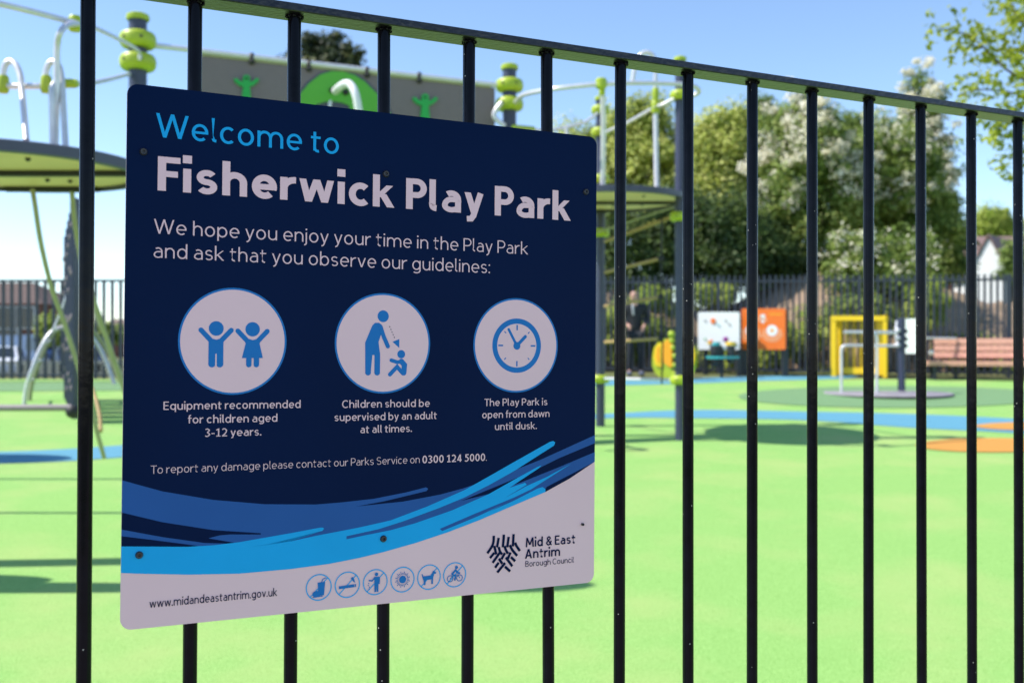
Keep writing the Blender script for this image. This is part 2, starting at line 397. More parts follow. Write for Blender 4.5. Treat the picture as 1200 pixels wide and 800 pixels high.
def dia(x0, y0, x1, y1, w, f=1.0):
    t = w * f * min(1.45, math.hypot(x1 - x0, y1 - y0) / abs(y1 - y0)) / 2
    return [[(x0 - t, y0), (x0 + t, y0), (x1 + t, y1), (x1 - t, y1)]]
def spl(pts, w, n=7):
    q = smooth_path([Vector((x, y, 0)) for x, y in pts], n)
    return rib([(p.x, p.y) for p in q], w)
XH = 0.70
def glyph(c, w):
    h = w / 2; t = w * 0.86; th = t / 2; X = XH
    B = 0.545 + 0.68 * w      # bowl outer width
    N = 0.50 + 0.76 * w      # n width
    if c == ' ': return [], 0.26
    st = lambda x, y0, y1: rib([(x, y0), (x, y1)], w)
    bar = lambda x0, x1, y: rib([(x0, y), (x1, y)], t)
    def bowl(x0, wd=B, y0=-0.012, y1=X + 0.012): return rib(arc(x0 + wd / 2, (y0 + y1) / 2, (wd - w) / 2, (y1 - y0 - t) / 2, 0, 351, 39), w * 0.97, True)
    def arch(x0, wd): return rib([(x0 + h, 0.30)] + arc(x0 + wd / 2, 0.40, (wd - w) / 2, X + 0.012 - th - 0.40, 180, 0) + [(x0 + wd - h, 0.0)], w * 0.95)
    g = []
    if c == 'o': return [bowl(0)], B
    if c in 'bdpq':
        s = h if c in 'bp' else B - h
        y0, y1 = (0, 1.03) if c in 'bd' else (-0.27, X)
        return [bowl(0), st(s, y0, y1)], B
    if c == 'g': return [bowl(0), rib([(B - h, X), (B - h, -0.05)] + arc(B / 2, -0.05, B / 2 - h, 0.22 - th, 0, -140), w * 0.95)], B
    if c == 'n': return [st(h, 0, X), arch(0, N)], N
    if c == 'h': return [st(h, 0, 1.03), arch(0, N)], N
    if c == 'm': a = N * 0.97; return [st(h, 0, X), arch(0, a), arch(a - w, a)], 2 * a - w
    if c == 'r': return [st(h, 0, X), rib(arc(h + 0.30, 0.34, 0.30, X + 0.012 - th - 0.34, 178, 84), w * 0.95)], 0.33 + h
    if c == 'u': return [st(N - h, 0, X), rib([(h, X)] + arc(N / 2, 0.30, (N - w) / 2, 0.30 + 0.012 - th, 180, 360), w * 0.95)], N
    if c == 'i': return [st(h, 0, X), rib([(h, 0.86), (h, 0.86 + w * 1.1 + 0.01)], w * 1.12)], w
    if c == 'j': return [rib([(h, X), (h, -0.08)] + arc(h - 0.17, -0.08, 0.17, 0.18 - th, 0, -80), w * 0.95), rib([(h, 0.86), (h, 0.86 + w * 1.1 + 0.01)], w * 1.12)], w
    if c == 'l': return [rib([(h, 1.03), (h, 0.17)] + arc(h + 0.13, 0.17, 0.13, 0.17 - th, 180, 268), w * 0.97)], w + 0.065
    if c == 't': return [rib([(0.10 + h, 0.90), (0.10 + h, 0.18)] + arc(0.10 + h + 0.14, 0.18, 0.14, 0.19 - th, 180, 285), w * 0.97), bar(0.0, 0.34 + h, X - th)], 0.36 + h
    if c == 'f': return [rib([(0.10 + h, 0), (0.10 + h, 0.86)] + arc(0.10 + h + 0.15, 0.86, 0.15, 0.19 - th, 180, 80), w * 0.97), bar(0.0, 0.34 + h, X - th)], 0.33 + h
    if c == 'c': return [rib(arc(B / 2, X / 2, (B - w) / 2, (X + 0.024 - t) / 2, 48, 312), w * 0.97)], B * 0.88
    if c == 'e': return [rib(arc(B / 2, X / 2, (B - w) / 2, (X + 0.024 - t) / 2, -math.degrees(math.asin(min(.9, th / ((X + .024 - t) / 2)))) * .95, 312), w * 0.95), bar(h, B - h * 1.05, X / 2 - th * 0.05)], B * 0.97
    if c == 'a':
        A = 0.46 + 0.80 * w
        return [rib([(A - h, 0), (A - h, X - 0.27)] + arc(A / 2, X - 0.27, A / 2 - h, 0.27 + 0.012 - th, 0, 128), w * 0.92),
                rib([(A - h, X * 0.60)] + [(A * 0.56, X * 0.60)] + arc(A * 0.50, 0.20 + h * 0.1, A * 0.5 - h, X * 0.60 - 0.20 - h * 0.1, 90, 180, 8)[1:] + arc(A * 0.50, 0.20 + h * 0.1, A * 0.5 - h, 0.20 + h * 0.1 + 0.012 - th, 180, 325), w * 0.86)], A
    if c == 's':
        s = 0.40 + 0.80 * w
        return [two_bowl(s, w, t, -0.012, X + 0.012)], s
    if c in 'vw':
        if c == 'v': v = 0.52 + 0.55 * w; return [dia(h, X, v / 2, 0, w, 0.95), dia(v - h, X, v / 2, 0, w, 0.95)], v
        v = 0.80 + 0.9 * w
        return [dia(h, X, v * 0.27, 0, w, 0.9), dia(v * 0.5, X, v * 0.27, 0, w, 0.9), dia(v * 0.5, X, v * 0.73, 0, w, 0.9), dia(v - h, X, v * 0.73, 0, w, 0.9)], v
    if c == 'y':
        v = 0.50 + 0.60 * w; xm = v / 2
        sl_ = (v - h - xm) / X
        return [dia(h, X, xm + sl_ * 0.0, 0.02, w, 0.95), rib([(v - h, X), (xm - sl_ * 0.10, -0.10)], w * 0.92), rib([(xm - sl_ * 0.06, -0.06), (xm - sl_ * 0.14 - 0.05, -0.2 + th * 0.3), (xm - 0.17 - h * 0.6, -0.27 + th)], w * 0.9)], v
    if c == 'k':
        v = 0.50 + 0.65 * w
        return [st(h, 0, 1.03), dia(v - h * 1.3, X, w * 0.7, X * 0.44, w, 0.72), dia(w * 1.2 + 0.04, X * 0.60, v - h, 0, w, 0.95)], v
    if c == 'W':
        v = 1.12 + 0.6 * w
        return [dia(h, 1, v * 0.27, 0, w), dia(v * 0.5, 1, v * 0.27, 0, w), dia(v * 0.5, 1, v * 0.73, 0, w), dia(v - h, 1, v * 0.73, 0, w)], v
    if c == 'F': return [st(h, 0, 1), bar(w * 0.9, 0.56, 1 - th), bar(w * 0.9, 0.50, 0.50)], 0.56
    if c == 'E': return [st(h, 0, 1), bar(w * 0.9, 0.56, 1 - th), bar(w * 0.9, 0.51, 0.52), bar(w * 0.9, 0.56, th)], 0.57
    if c == 'T': return [bar(0, 0.66, 1 - th), st(0.33, 0, 1 - th)], 0.66
    if c == 'P':
        v = 0.58 + 0.3 * w; yc = 0.69; ry = 0.31 - th
        return [st(h, 0, 1), rib([(w * 0.9, 1 - th), (v - 0.31, 1 - th)] + arc(v - 0.31, yc, 0.31 - h, ry, 90, -90)[1:] + [(w * 0.9, yc - ry)], w * 0.92)], v
    if c == 'B':
        v = 0.60 + 0.25 * w
        r = []
        for yc, ry, vv in ((0.755, 0.245 - th, v - 0.04), (0.27, 0.27 - th, v)):
            r.append(rib([(w * 0.9, yc + ry), (vv - 0.25, yc + ry)] + arc(vv - 0.25, yc, 0.25 - h, ry, 90, -90)[1:] + [(w * 0.9, yc - ry)], w * 0.92))
        return [st(h, 0, 1)] + r, v
    if c == 'C': v = 0.78; return [rib(arc(v / 2 + 0.03, 0.5, v / 2 - h + 0.03, 0.512 - th, 47, 313), w * 0.97)], v * 0.93
    if c == 'S':
        s = 0.58 + 0.3 * w
        return [two_bowl(s, w, t, -0.012, 1.012)], s
    if c == 'M':
        v = 0.90 + 0.25 * w
        return [dia(h + 0.05, 1, h, 0, w), dia(h + 0.06, 1, v / 2, 0.22, w, 0.95), dia(v - h - 0.06, 1, v / 2, 0.22, w, 0.95), dia(v - h - 0.05, 1, v - h, 0, w)], v
    if c == 'A':
        v = 0.74 + 0.3 * w
        return [dia(v / 2 - 0.01, 1, h, 0, w), dia(v / 2 + 0.01, 1, v - h, 0, w), bar(v * 0.24, v * 0.76, 0.30)], v
    if c == '0': v = 0.60; return [rib(arc(v / 2, 0.5, (v - w) / 2, 0.512 - th, 0, 351, 39), w * 0.95, True)], v
    if c == '1': return [st(0.30, 0, 1), rib([(0.30, 1 - h * 1.0), (0.05, 0.82 - h * 0.5)], w * 0.9), bar(0.06, 0.50, th)], 0.52
    if c == '2': return [spl([(0.05, 0.84), (0.28, 1.012 - th), (0.56 - h, 0.74), (0.40, 0.42), (0.04 + h * 0.4, th)], w * 0.92), bar(0.02, 0.57, th)], 0.57
    if c == '3': return [spl([(0.05, 0.93 - h * 0.3), (0.27, 1.012 - th), (0.53 - h, 0.77), (0.24, 0.54)], w * 0.9), spl([(0.22, 0.54), (0.56 - h, 0.29), (0.27, th - 0.012), (0.03, 0.09 + h * 0.3)], w * 0.9)], 0.56
    if c == '4': return [st(0.44, 0, 1), dia(0.42, 1, 0.06 + h * 0.3, 0.25, w, 0.85), bar(0.02, 0.62, 0.25)], 0.62
    if c == '5': return [bar(0.10, 0.53, 1 - th), rib([(0.10 + h, 1 - th), (0.09 + h, 0.55)], w * 0.95), spl([(0.09 + h * 0.8, 0.55), (0.30, 0.62), (0.56 - h, 0.33), (0.28, th - 0.012), (0.03, 0.09 + h * 0.3)], w * 0.9)], 0.56
    if c == '&':
        return [spl([(0.66, 0.02), (0.40, 0.38), (0.16, 0.72), (0.33, 1.0 - th), (0.50, 0.78), (0.30, 0.54), (h, 0.27), (0.28, th - 0.01), (0.52, 0.20), (0.62, 0.50)], w * 0.85, 8)], 0.68
    if c == '.': return [rib([(h * 1.15, 0), (h * 1.15, w * 1.15)], w * 1.15)], w * 1.15
    if c == ':': return [rib([(h * 1.15, 0), (h * 1.15, w * 1.15)], w * 1.15), rib([(h * 1.15, X - w * 1.3), (h * 1.15, X - w * 0.15)], w * 1.15)], w * 1.15
    if c == '-': return [bar(0.0, 0.34, 0.38)], 0.34
    raise ValueError(c)

def print_text(text, x0, x1, base, cap, w, m, parent, n=-0.0006, sb=None):
    """text printed between x0 and x1 (mm), baseline and cap height in mm"""
    sb = (0.110 - 0.16 * w) if sb is None else sb
    x = 0; items = []
    for i, c in enumerate(text):
        g, adv = glyph(c, w)
        s = sb
        if c in 'vwyWTktfr.,:': s = sb * 0.62
        if c == ' ': s = 0
        if i: x += s * 0.5 - (0.045 if text[i - 1] in 'PTF' and c != ' ' else 0)
        items.append((g, x)); x += adv + s * (0.5 if c != ' ' else 0) + (sb * 0.5 if c != ' ' else 0)
        last = x - s * 0.5 - (sb * 0.5 if c != ' ' else 0)
    k = (x1 - x0) / last
    vs, fs = [], []
    for g, gx in items:
        for li, stroke in enumerate(g):
            lift = n - 0.00009 * li
            for qi, q in enumerate(stroke):
                b = len(vs)
                for (px, py) in q: vs.append(S3((x0 + (gx + px) * k) / 1000, (base - py * cap) / 1000, lift - 2e-6 * qi))
                fs.append(tuple(range(b, b + len(q))))
    return raw('lettering', vs, fs, m, parent)

# ------------------------------------------------------------------ the sign
sign = empty('welcome_sign', S3(0.3, 0.6, 0.0), 'square navy and white park welcome sign with blue swooshes, screwed to the black railing', 'sign')
def rounded(x0, y0, x1, y1, r, seg=8, corners=(1, 1, 1, 1)):
    out = []
    for (cx, cy, a), on in zip(((x1 - r, y0 + r, -90), (x1 - r, y1 - r, 0), (x0 + r, y1 - r, 90), (x0 + r, y0 + r, 180)), corners):
        if on:
            for i in range(seg + 1):
                an = R(a + 90 * i / seg); out.append((cx + r * math.cos(an), cy + r * math.sin(an)))
        else:
            out.append({-90: (x1, y0), 0: (x1, y1), 90: (x0, y1), 180: (x0, y0)}[a])
    return out
outl = rounded(0, 0, 600, 600, 12)
bm = bmesh.new(); extrude_poly(bm, [S3(x / 1000, y / 1000, 0) for x, y in outl], FN * 0.003)
bmesh.ops.recalc_face_normals(bm, faces=bm.faces)
bm_obj('board', bm, M['s_white'], sign)
def flat(name, pts, n, m, parent=sign):
    return raw(name, [S3(x / 1000, y / 1000, n) for x, y in pts], [tuple(range(len(pts)))], m, parent)
def stroke2(name, pts, wd, n, m, closed=False, parent=sign, cap=True):
    vs, fs = [], []
    qs = rib(pts, wd, closed)
    for q in qs:
        b = len(vs); vs += [S3(x / 1000, y / 1000, n) for x, y in q]; fs.append((b, b + 1, b + 2, b + 3))
    if cap and not closed:
        for (x, y), k in ((pts[0], 1), (pts[-1], 2)):
            b = len(vs)
            for i in range(16): vs.append(S3((x + wd / 2 * math.cos(i * math.pi / 8)) / 1000, (y + wd / 2 * math.sin(i * math.pi / 8)) / 1000, n - 0.00002 * k))
            fs.append(tuple(range(b, b + 16)))
    return raw(name, vs, fs, m, parent)
def disc2(name, cx, cy, r, n, m, parent=sign, seg=64, ry=None):
    return flat(name, [(cx + r * math.cos(2 * math.pi * i / seg), cy + (ry or r) * math.sin(2 * math.pi * i / seg)) for i in range(seg)], n, m, parent)
W_EDGE = [(0.0, 537.0), (16.3, 539.2), (70.8, 544.9), (127.6, 548.6), (186.9, 548.3), (233.1, 546.0), (270.0, 541.9), (301.3, 537.1), (342.7, 529.1), (385.4, 518.9), (429.2, 506.3), (478.0, 490.3), (524.7, 475.2), (561.6, 459.1), (600, 438.2)]
CYAN = [(0.0, 508.2), (70.4, 513.7), (98.5, 514.0), (127.2, 512.6), (186.5, 506.3), (222, 502.1), (225.6, 502.3), (227, 503.9), (225, 506.0), (186.5, 515.3), (156.6, 518.1), (134.6, 519.0), (186.6, 515.9), (217.1, 511.4), (269.6, 505.2), (310.3, 499.0), (358.6, 484.6), (408.4, 467.0), (441.9, 451.4), (477.5, 434.5), (531.2, 409.4), (536, 408.6), (539, 410.4), (537.1, 414.6), (477.6, 446.2), (442.7, 462.3), (408.5, 476.3), (375.0, 487.3), (326.3, 501.3), (294.5, 508.8), (254.6, 514.5), (254.7, 518.1), (279.2, 514.8), (310.5, 511.0), (342.5, 504.5), (391.7, 491.5), (442.8, 473.6), (477.7, 457.4), (513.4, 441.4), (518.9, 439.9), (514.7, 443.6), (491.9, 456.0), (472.0, 467.1), (494.7, 461.6), (497.2, 464.2), (464.0, 480.5), (495.7, 466.5), (526.2, 455.6), (563.3, 439.5), (526.2, 458.8), (495.7, 474.7), (443.0, 496.2), (476.3, 484.9), (513.6, 469.9), (520.5, 468.4), (524.9, 471.4), (524.7, 475.2)]
CYAN += [p for p in W_EDGE[::-1] if p[0] < 524]
MID = [(0, 436.1), (42.2, 450.3), (97.9, 462.7), (156.1, 470.8), (216.7, 474.5), (248.1, 473.7), (288.1, 471.6), (329.4, 466.0), (356.5, 460.9), (359.5, 462.8), (357.1, 465.6), (301.9, 475.2), (266.2, 479.6), (326.2, 477.0), (374.9, 471.0), (406.9, 464.7), (460.7, 450.3), (516.5, 432.9), (600, 402.4), (600, 413.2), (545.2, 431.4), (502.5, 448.4), (444.4, 467.3), (404.0, 480.4), (444.5, 473.2), (488.5, 461.1), (545.3, 443.3), (600, 425.2), (600, 438.2), (562.9, 453.7), (533.9, 465.6), (525.4, 470.3), (507.4, 480.7), (381.1, 512.9), (248.8, 532.7), (147.1, 540.5), (0.0, 522.2)]
N1 = [(0, 471.2), (42.6, 484.4), (98.3, 496.9), (152.0, 504.0), (152.0, 505.5), (117.5, 503.1), (105.1, 503.3), (92.8, 505.8), (121.4, 512.7), (121.5, 513.9), (89.1, 510.8), (42.8, 500.9), (0, 489.8)]
N2 = [(0, 497.0), (33.8, 503.6), (81.6, 513.5), (72.3, 514.9), (0.0, 509.6)]
STREAK = [(375.3, 513.6), (378.8, 516.5), (427.9, 500.9), (477.9, 482.5), (510, 468.2), (477.9, 480.2), (422.3, 497.9)]
navy = [(12, 0)] + [p for p in rounded(0, 0, 600, 600, 12, corners=(1, 0, 0, 1)) if p[1] < 20 and p[0] > 300] + W_EDGE[::-1] + [p for p in rounded(0, 0, 600, 600, 12, corners=(0, 0, 0, 1)) if p[1] < 20 and p[0] < 300]
navy = navy[1:]
flat('navy_field', navy, -0.00015, M['s_navy'])
flat('swoosh', MID, -0.00025, M['s_mid'])
flat('swoosh', N1, -0.00035, M['s_navy']); flat('swoosh', N2, -0.00035, M['s_navy'])
flat('swoosh', CYAN, -0.00045, M['s_cyan']); flat('swoosh', STREAK, -0.00055, M['s_mid'])
flat('swoosh', [(524.7, 475.0), (526.5, 468.6), (562.9, 453.6), (561.6, 459.0)], -0.00033, M['s_navy'])
TX = [("Welcome to", 30.6, 240.2, 56.4, 26.6, .120, 's_cyan'), ("Fisherwick Play Park", 33.1, 559.6, 115.9, 38.1, .205, 's_white'),
      ("We hope you enjoy your time in the Play Park", 29.8, 496.3, 164.0, 16.1, .092, 's_white'), ("and ask that you observe our guidelines:", 29.7, 441.7, 190.8, 16.1, .092, 's_white'),
      ("Equipment recommended", 42.3, 197.0, 359.8, 9.1, .132, 's_white'), ("for children aged", 68.7, 169.7, 375.4, 9.1, .132, 's_white'), ("3-12 years.", 87.7, 151.2, 390.9, 9.1, .132, 's_white'),
      ("Children should be", 247.5, 360.3, 360.7, 9.1, .132, 's_white'), ("supervised by an adult", 238.2, 370.0, 376.2, 9.1, .132, 's_white'), ("at all times.", 270.6, 336.9, 391.4, 9.1, .132, 's_white'),
      ("The Play Park is", 435.4, 526.7, 361.0, 9.2, .132, 's_white'), ("open from dawn", 432.4, 530.0, 376.5, 9.2, .132, 's_white'), ("until dusk.", 450.5, 511.2, 392.0, 9.2, .132, 's_white'),
      ("To report any damage please contact our Parks Service on", 29.7, 347.6, 430.2, 8.9, .085, 's_white'), ("0300 124 5000", 351.2, 437.0, 430.8, 9.2, .155, 's_white'), (".", 438.2, 439.2, 430.8, 8.9, .10, 's_white'),
      ("www.midandeastantrim.gov.uk", 30.2, 171.6, 578.0, 9.2, .125, 's_navy'), ("Mid & East", 496.4, 570.5, 545.5, 12.2, .168, 's_navy'),
      ("Antrim", 495.5, 547.4, 560.3, 12.2, .168, 's_navy'), ("Borough Council", 496.0, 568.5, 570.9, 7.4, .105, 's_navy')]
for tx, a, b, y, cap, wt, mm in TX: print_text(tx, a, b, y, cap, wt, M[mm], sign, -0.0006)
# three round pictograms
for cx, cy in ((118.3, 282.5), (299, 282.6), (480.6, 282.9)):
    disc2('pictogram_ring', cx, cy, 61.3, -0.0003, M['s_ring'])
    disc2('pictogram_disc', cx, cy, 59.0, -0.0004, M['s_white'])
B1 = -0.0005
def fig(pts, n=0): return flat('pictogram', pts, B1 - 0.00004 * n, M['s_ring'])
def ln(pts, wd, n=0, mm='s_ring', cap=True): return stroke2('pictogram', pts, wd, B1 - 0.00005 * n, M[mm], cap=cap)
# boy and girl with raised arms
disc2('pictogram', 98.8, 268.2, 8.3, B1, M['s_ring'])
ln([(81.9, 270.2), (92.5, 281.5), (95, 286)], 5.6, 1); ln([(115.6, 270.0), (105, 281.5), (102.5, 286)], 5.6, 2)
fig([(90.4, 281), (93.5, 279.6), (98.8, 281), (104, 279.6), (107.0, 281), (107.0, 308), (90.4, 308)], 4)
disc2('pictogram', 94.3, 308.6, 3.9, B1 - .0002, M['s_ring']); disc2('pictogram', 103.2, 308.6, 3.9, B1 - .0002, M['s_ring'])
flat('pictogram', [(98.1, 297), (99.5, 297), (99.6, 313), (98.0, 313)], B1 - .00032, M['s_white'])
disc2('pictogram', 139.9, 268.4, 8.3, B1, M['s_ring'])
ln([(123.1, 270.6), (133.5, 281.5), (136, 286)], 5.6, 1); ln([(156.8, 270.4), (146.5, 281.5), (144, 286)], 5.6, 2)
fig([(133.0, 281), (136, 279.6), (140, 281), (144.5, 279.6), (147.2, 281), (152.0, 301.5), (128.0, 301.7)], 4)
ln([(135.9, 299), (135.9, 309.2)], 6.2, 5); ln([(144.6, 299), (144.6, 309.2)], 6.2, 6)
# adult watching a seated child
disc2('pictogram', 298.3, 249.5, 7.2, B1, M['s_ring'])
fig([(284.5, 261), (288, 257.8), (293, 257.6), (296.5, 260), (297.6, 266), (292.6, 281), (293.5, 288), (294.8, 296), (294.8, 318), (287.6, 318), (287.6, 297), (284.8, 297), (283.0, 318), (276.0, 318), (275.6, 282)], 3)
disc2('pictogram', 279.6, 318.2, 3.6, B1 - .0002, M['s_ring']); disc2('pictogram', 291.2, 318.2, 3.6, B1 - .0002, M['s_ring'])
ln([(295.0, 262.5), (299, 274), (304.6, 286.2)], 5.2, 5)
disc2('pictogram', 322.1, 295.7, 5.1, B1, M['s_ring'])
ln([(309.2, 303.2), (317, 305.6), (323, 304.6)], 4.6, 1); ln([(307.6, 320.6), (316.8, 311.2), (324.5, 319.4)], 5.0, 2)
ln([(322.4, 304.6), (326.4, 309), (325.6, 318.6)], 6.8, 3)
for i in range(5):
    t = i / 5; x, y = 306.5 + 7.5 * t, 261.5 + 16.0 * t
    ln([(x, y), (x + 0.7, y + 1.5)], 0.9, 1, 's_navy', cap=False)
fig([(310.6, 280.6), (319.5, 277.0), (319.4, 288.0)], 1)
# clock
disc2('pictogram', 481.3, 283.3, 35.3, B1, M['s_ring']); disc2('pictogram', 481.3, 283.3, 28.4, B1 - .0001, M['s_white'])
ln([(481.1, 283.4), (469.2, 262.5)], 3.6, 4); ln([(481.1, 283.4), (493.4, 271.4)], 4.4, 5)
disc2('pictogram', 481.1, 283.6, 5.0, B1 - .0004, M['s_ring'])
for k in range(8):
    a = R(45 * k); r0 = 20 if k % 2 == 0 else 22.5; r1_ = 27 if k % 2 == 0 else 25.7
    ln([(481.3 + r0 * math.cos(a), 283.3 + r0 * math.sin(a)), (481.3 + r1_ * math.cos(a), 283.3 + r1_ * math.sin(a))], 2.0 if k % 2 == 0 else 1.3, 4, cap=False)
# small prohibition pictograms
def ring2(cx, cy, r, wd, n, m):
    return stroke2('prohibition_ring', [(cx + r * math.cos(2 * math.pi * i / 48), cy + r * math.sin(2 * math.pi * i / 48)) for i in range(48)], wd, n, m, closed=True)
cxs = [221.3, 256.4, 291.5, 326.6, 361.5, 396.2]; cy0 = 572.7
for i, cx in enumerate(cxs):
    ring2(cx, cy0, 15.1, 1.25, B1, M['s_cyan'])
    if i != 3: stroke2('prohibition_slash', [(cx - 10.4, cy0 + 10.9), (cx + 10.6, cy0 - 10.4)], 1.15, B1 - .0001, M['s_cyan'], cap=False)
def ic(i, pts, n=3): return flat('pictogram', [(cxs[i] + x, cy0 + y) for x, y in pts], B1 - 0.00005 * n, M['s_ring'])
def il(i, pts, wd, n=4): return stroke2('pictogram', [(cxs[i] + x, cy0 + y) for x, y in pts], wd, B1 - 0.00005 * n, M['s_ring'])
ic(0, [(-1.5, -5.6), (7.6, -6.2), (6.4, 9.6), (-0.4, 9.9)]); il(0, [(3.2, -5), (4.4, -9.0), (8, -10.6)], 1.0)
disc2('pictogram', cxs[0] - 2.6, cy0 + 7.6, 5.2, B1 - .0003, M['s_ring'], ry=3.6); il(0, [(-6.8, 11.1), (4.6, 10.6)], 1.2, 7)
ic(1, [(-10.6, 1.0), (8.6, 0.2), (8.6, 3.6), (-10.6, 4.4)]); ic(1, [(9.2, 0.1), (10.7, 0.0), (10.7, 3.5), (9.2, 3.6)]); ic(1, [(4.0, -7.2), (6.2, -9), (8.4, -5.8), (9.6, -1.6), (7.4, -3.0)])
disc2('pictogram', cxs[2] + 1.3, cy0 - 9.4, 2.2, B1 - .0003, M['s_ring']); ic(2, [(-1.5, -6.4), (4.2, -6.6), (5.8, -5), (5.6, 2.6), (4.0, 2.6), (3.9, 12), (1.7, 12), (1.4, 4), (1.0, 12), (-1.1, 12)])
il(2, [(-1.2, -5.2), (-4.2, -1.8), (-7.8, -2.6)], 1.7); 
for q in ((-8.4, 0.8), (-9.0, 3.2), (-7.4, 5.4), (-8.0, 7.6)): disc2('pictogram', cxs[2] + q[0], cy0 + q[1], 0.7, B1 - .0003, M['s_ring'], seg=8)
disc2('pictogram', cxs[3], cy0 - 0.2, 4.6, B1 - .0003, M['s_ring'])
for k in range(24):
    a = R(15 * k); il(3, [(6.3 * math.cos(a), -0.2 + 6.3 * math.sin(a)), ((9.6 if k % 2 else 8.1) * math.cos(a), -0.2 + (9.6 if k % 2 else 8.1) * math.sin(a))], 0.75)
ic(4, [(-9, -4.8), (-7.6, -1.6), (2.4, -2.0), (5.6, -7.6), (7.4, -6.6), (9.8, -5.4), (9.2, -3.8), (6.8, -3.4), (5.4, 1.8), (5.2, 8.8), (3.2, 8.8), (3.0, 3.0), (-3.4, 3.2), (-4.4, 5.2), (-4.8, 9.2), (-6.8, 9.2), (-7.2, 4), (-8.6, 0.4), (-9.8, -4.2)])
for q in (-6.2, 6.6):
    stroke2('pictogram', [(cxs[5] + q + 3.9 * math.cos(a * .5236), cy0 + 4.4 + 3.9 * math.sin(a * .5236)) for a in range(12)], 0.9, B1 - .0003, M['s_ring'], closed=True)
disc2('pictogram', cxs[5] + 2.3, cy0 - 9.2, 2.0, B1 - .0003, M['s_ring']); il(5, [(-3.6, -1.4), (1.2, -5.8), (3.6, -2.6), (6.2, -1.6)], 2.4, 5); il(5, [(-3.4, -0.8), (1.2, 1.6), (0.2, 6.4)], 2.0, 7)
il(5, [(-6.2, 4.4), (-2.6, 0.6), (4.6, 0.2), (6.6, 4.4)], 0.8, 8)
# council emblem: woven strands
LOGO = [[(450.3, 527.4), (449.9, 534.8), (447.8, 540.8), (441.3, 549.2)], [(457.2, 530.5), (456.3, 535.5), (455.0, 542.5)], [(464.5, 526.9), (464.2, 533.7), (463.2, 543.1)], [(471.5, 530.3), (470.8, 535.3), (469.6, 543.6)], [(478.6, 527.2), (478.2, 534.7), (477.7, 543.0)], [(450.9, 540.4), (452.4, 545.3), (453.9, 551.6)], [(457.4, 542.3), (459.0, 547.6), (462.1, 552.3)], [(465.7, 541.6), (467.4, 546.4), (470.6, 551.8)], [(473.2, 540.9), (477.0, 547.7), (484.0, 555.6)], [(480.9, 538.4), (482.9, 542.8), (487.9, 549.5)], [(451.2, 549.3), (445.1, 555.6)], [(458.7, 549.9), (448.9, 561.9)], [(466.3, 550.5), (461.4, 558.4)], [(474.3, 550.5), (470.6, 558.2)], [(475.0, 556.5), (481.1, 562.4)], [(467.7, 556.5), (477.1, 568.6)], [(457.8, 557.2), (462.7, 564.2)], [(457.5, 562.3), (452.4, 568.4)], [(466.7, 563.4), (455.6, 574.8)], [(466.5, 568.1), (474.0, 574.9)]]
for i, b in enumerate(LOGO):
    q = smooth_path([Vector((x, y, 0)) for x, y in b], 5); stroke2('emblem_strand', [(p.x, p.y) for p in q], 3.5, B1 - 0.00002 * (i % 5), M['s_navy'], cap=False)
# screws
rotm = Matrix((FX, FY, -FN)).transposed()
for i, (x, y) in enumerate([(17.7, 74.3), (300.0, 75.0), (583.0, 75.3), (18.7, 518.9), (301.2, 520.8), (581.1, 521.0)]):
    c = S3(x / 1000, y / 1000, 0)
    rr = 0.0042 if i < 5 else 0.0018
    mm = M['screwm']
    lathe('screw', c, [(0.0016, 0.0008), (0.0018, 0.0030), (rr * 0.75, 0.0031), (rr, 0.0014), (rr, 0.0002)], mm, sign, 20, rotm)

# ------------------------------------------------------------------ climbing frame
PO = 0.0575
frame = empty('climbing_frame', P(600, 600, 8.5) - Vector((0, 0, 0)), 'large lime and grey climbing frame with round decks and bent steel tubes behind the railing', 'climbing frame')
def post(name, u, y, vtop, vbot=None, r=PO, z0=None):
    x = (u - 600) / F * y; zt = CZ - (vtop - 400) / F * y; zb = gz(y) if z0 is None else z0
    return lathe(name, (x, y, 0), [(r, zb), (r, zt)], M['slate'], frame, 24), Vector((x, y, zt))
# note: parts of a post hang on the post as sub-parts
def post_set(u, y, vtop, clamps, k=1.0):
    PO = 0.0575 * k
    p, t = post('post', u, y, vtop, r=PO)
    lathe('cap', t, [(PO * .9, -0.02), (0.071 * k, -0.02), (0.076 * k, 0.0), (0.072 * k, 0.022 * k), (0.05 * k, 0.034 * k), (0.01, 0.037 * k)], M['lime'], p, 24)
    for v in clamps:
        x = (u - 600) / F * y; z = CZ - (v - 400) / F * y
        prof = [(PO + .001, -0.054 * k)] + [(PO + .012 + (0.118 * k - PO - .012) * max(0, math.cos(R(a))) ** 0.6, 0.054 * k * math.sin(R(a))) for a in range(-80, 81, 16)] + [(PO + .001, 0.054 * k)]
        lathe('clamp', (x, y, z), prof, M['lime'], p, 28, closed=True)
        for a in (-60, -118):
            q = Vector((x, y, z)) + Matrix.Rotation(R(a), 3, 'Z') @ Vector((0.112 * k, 0, 0))
            bm = bmesh.new(); bmesh.ops.create_icosphere(bm, subdivisions=2, radius=0.012 * k, matrix=Matrix.Translation(q))
            bm_obj('bolt', bm, M['rubber'], p, True)
    return p
YA, YB, YC, YD = 10.8, 12.2, 13.2, 11.9
post_set(161.5, YA, 22, [47.5, 73.5], 1.58); post_set(597, YB, 80, [100.5, 122.5], 1.40); post_set(703.5, YC, 116, [129, 155, 210, 273, 444]); post_set(797, YD, 70, [112, 254, 445])
TR = 0.019
def T(pts, m='steel', r=TR, sm=8, name='tube'): return tube(name, [P(*p) for p in pts], r, M[m], frame, 12, sm)
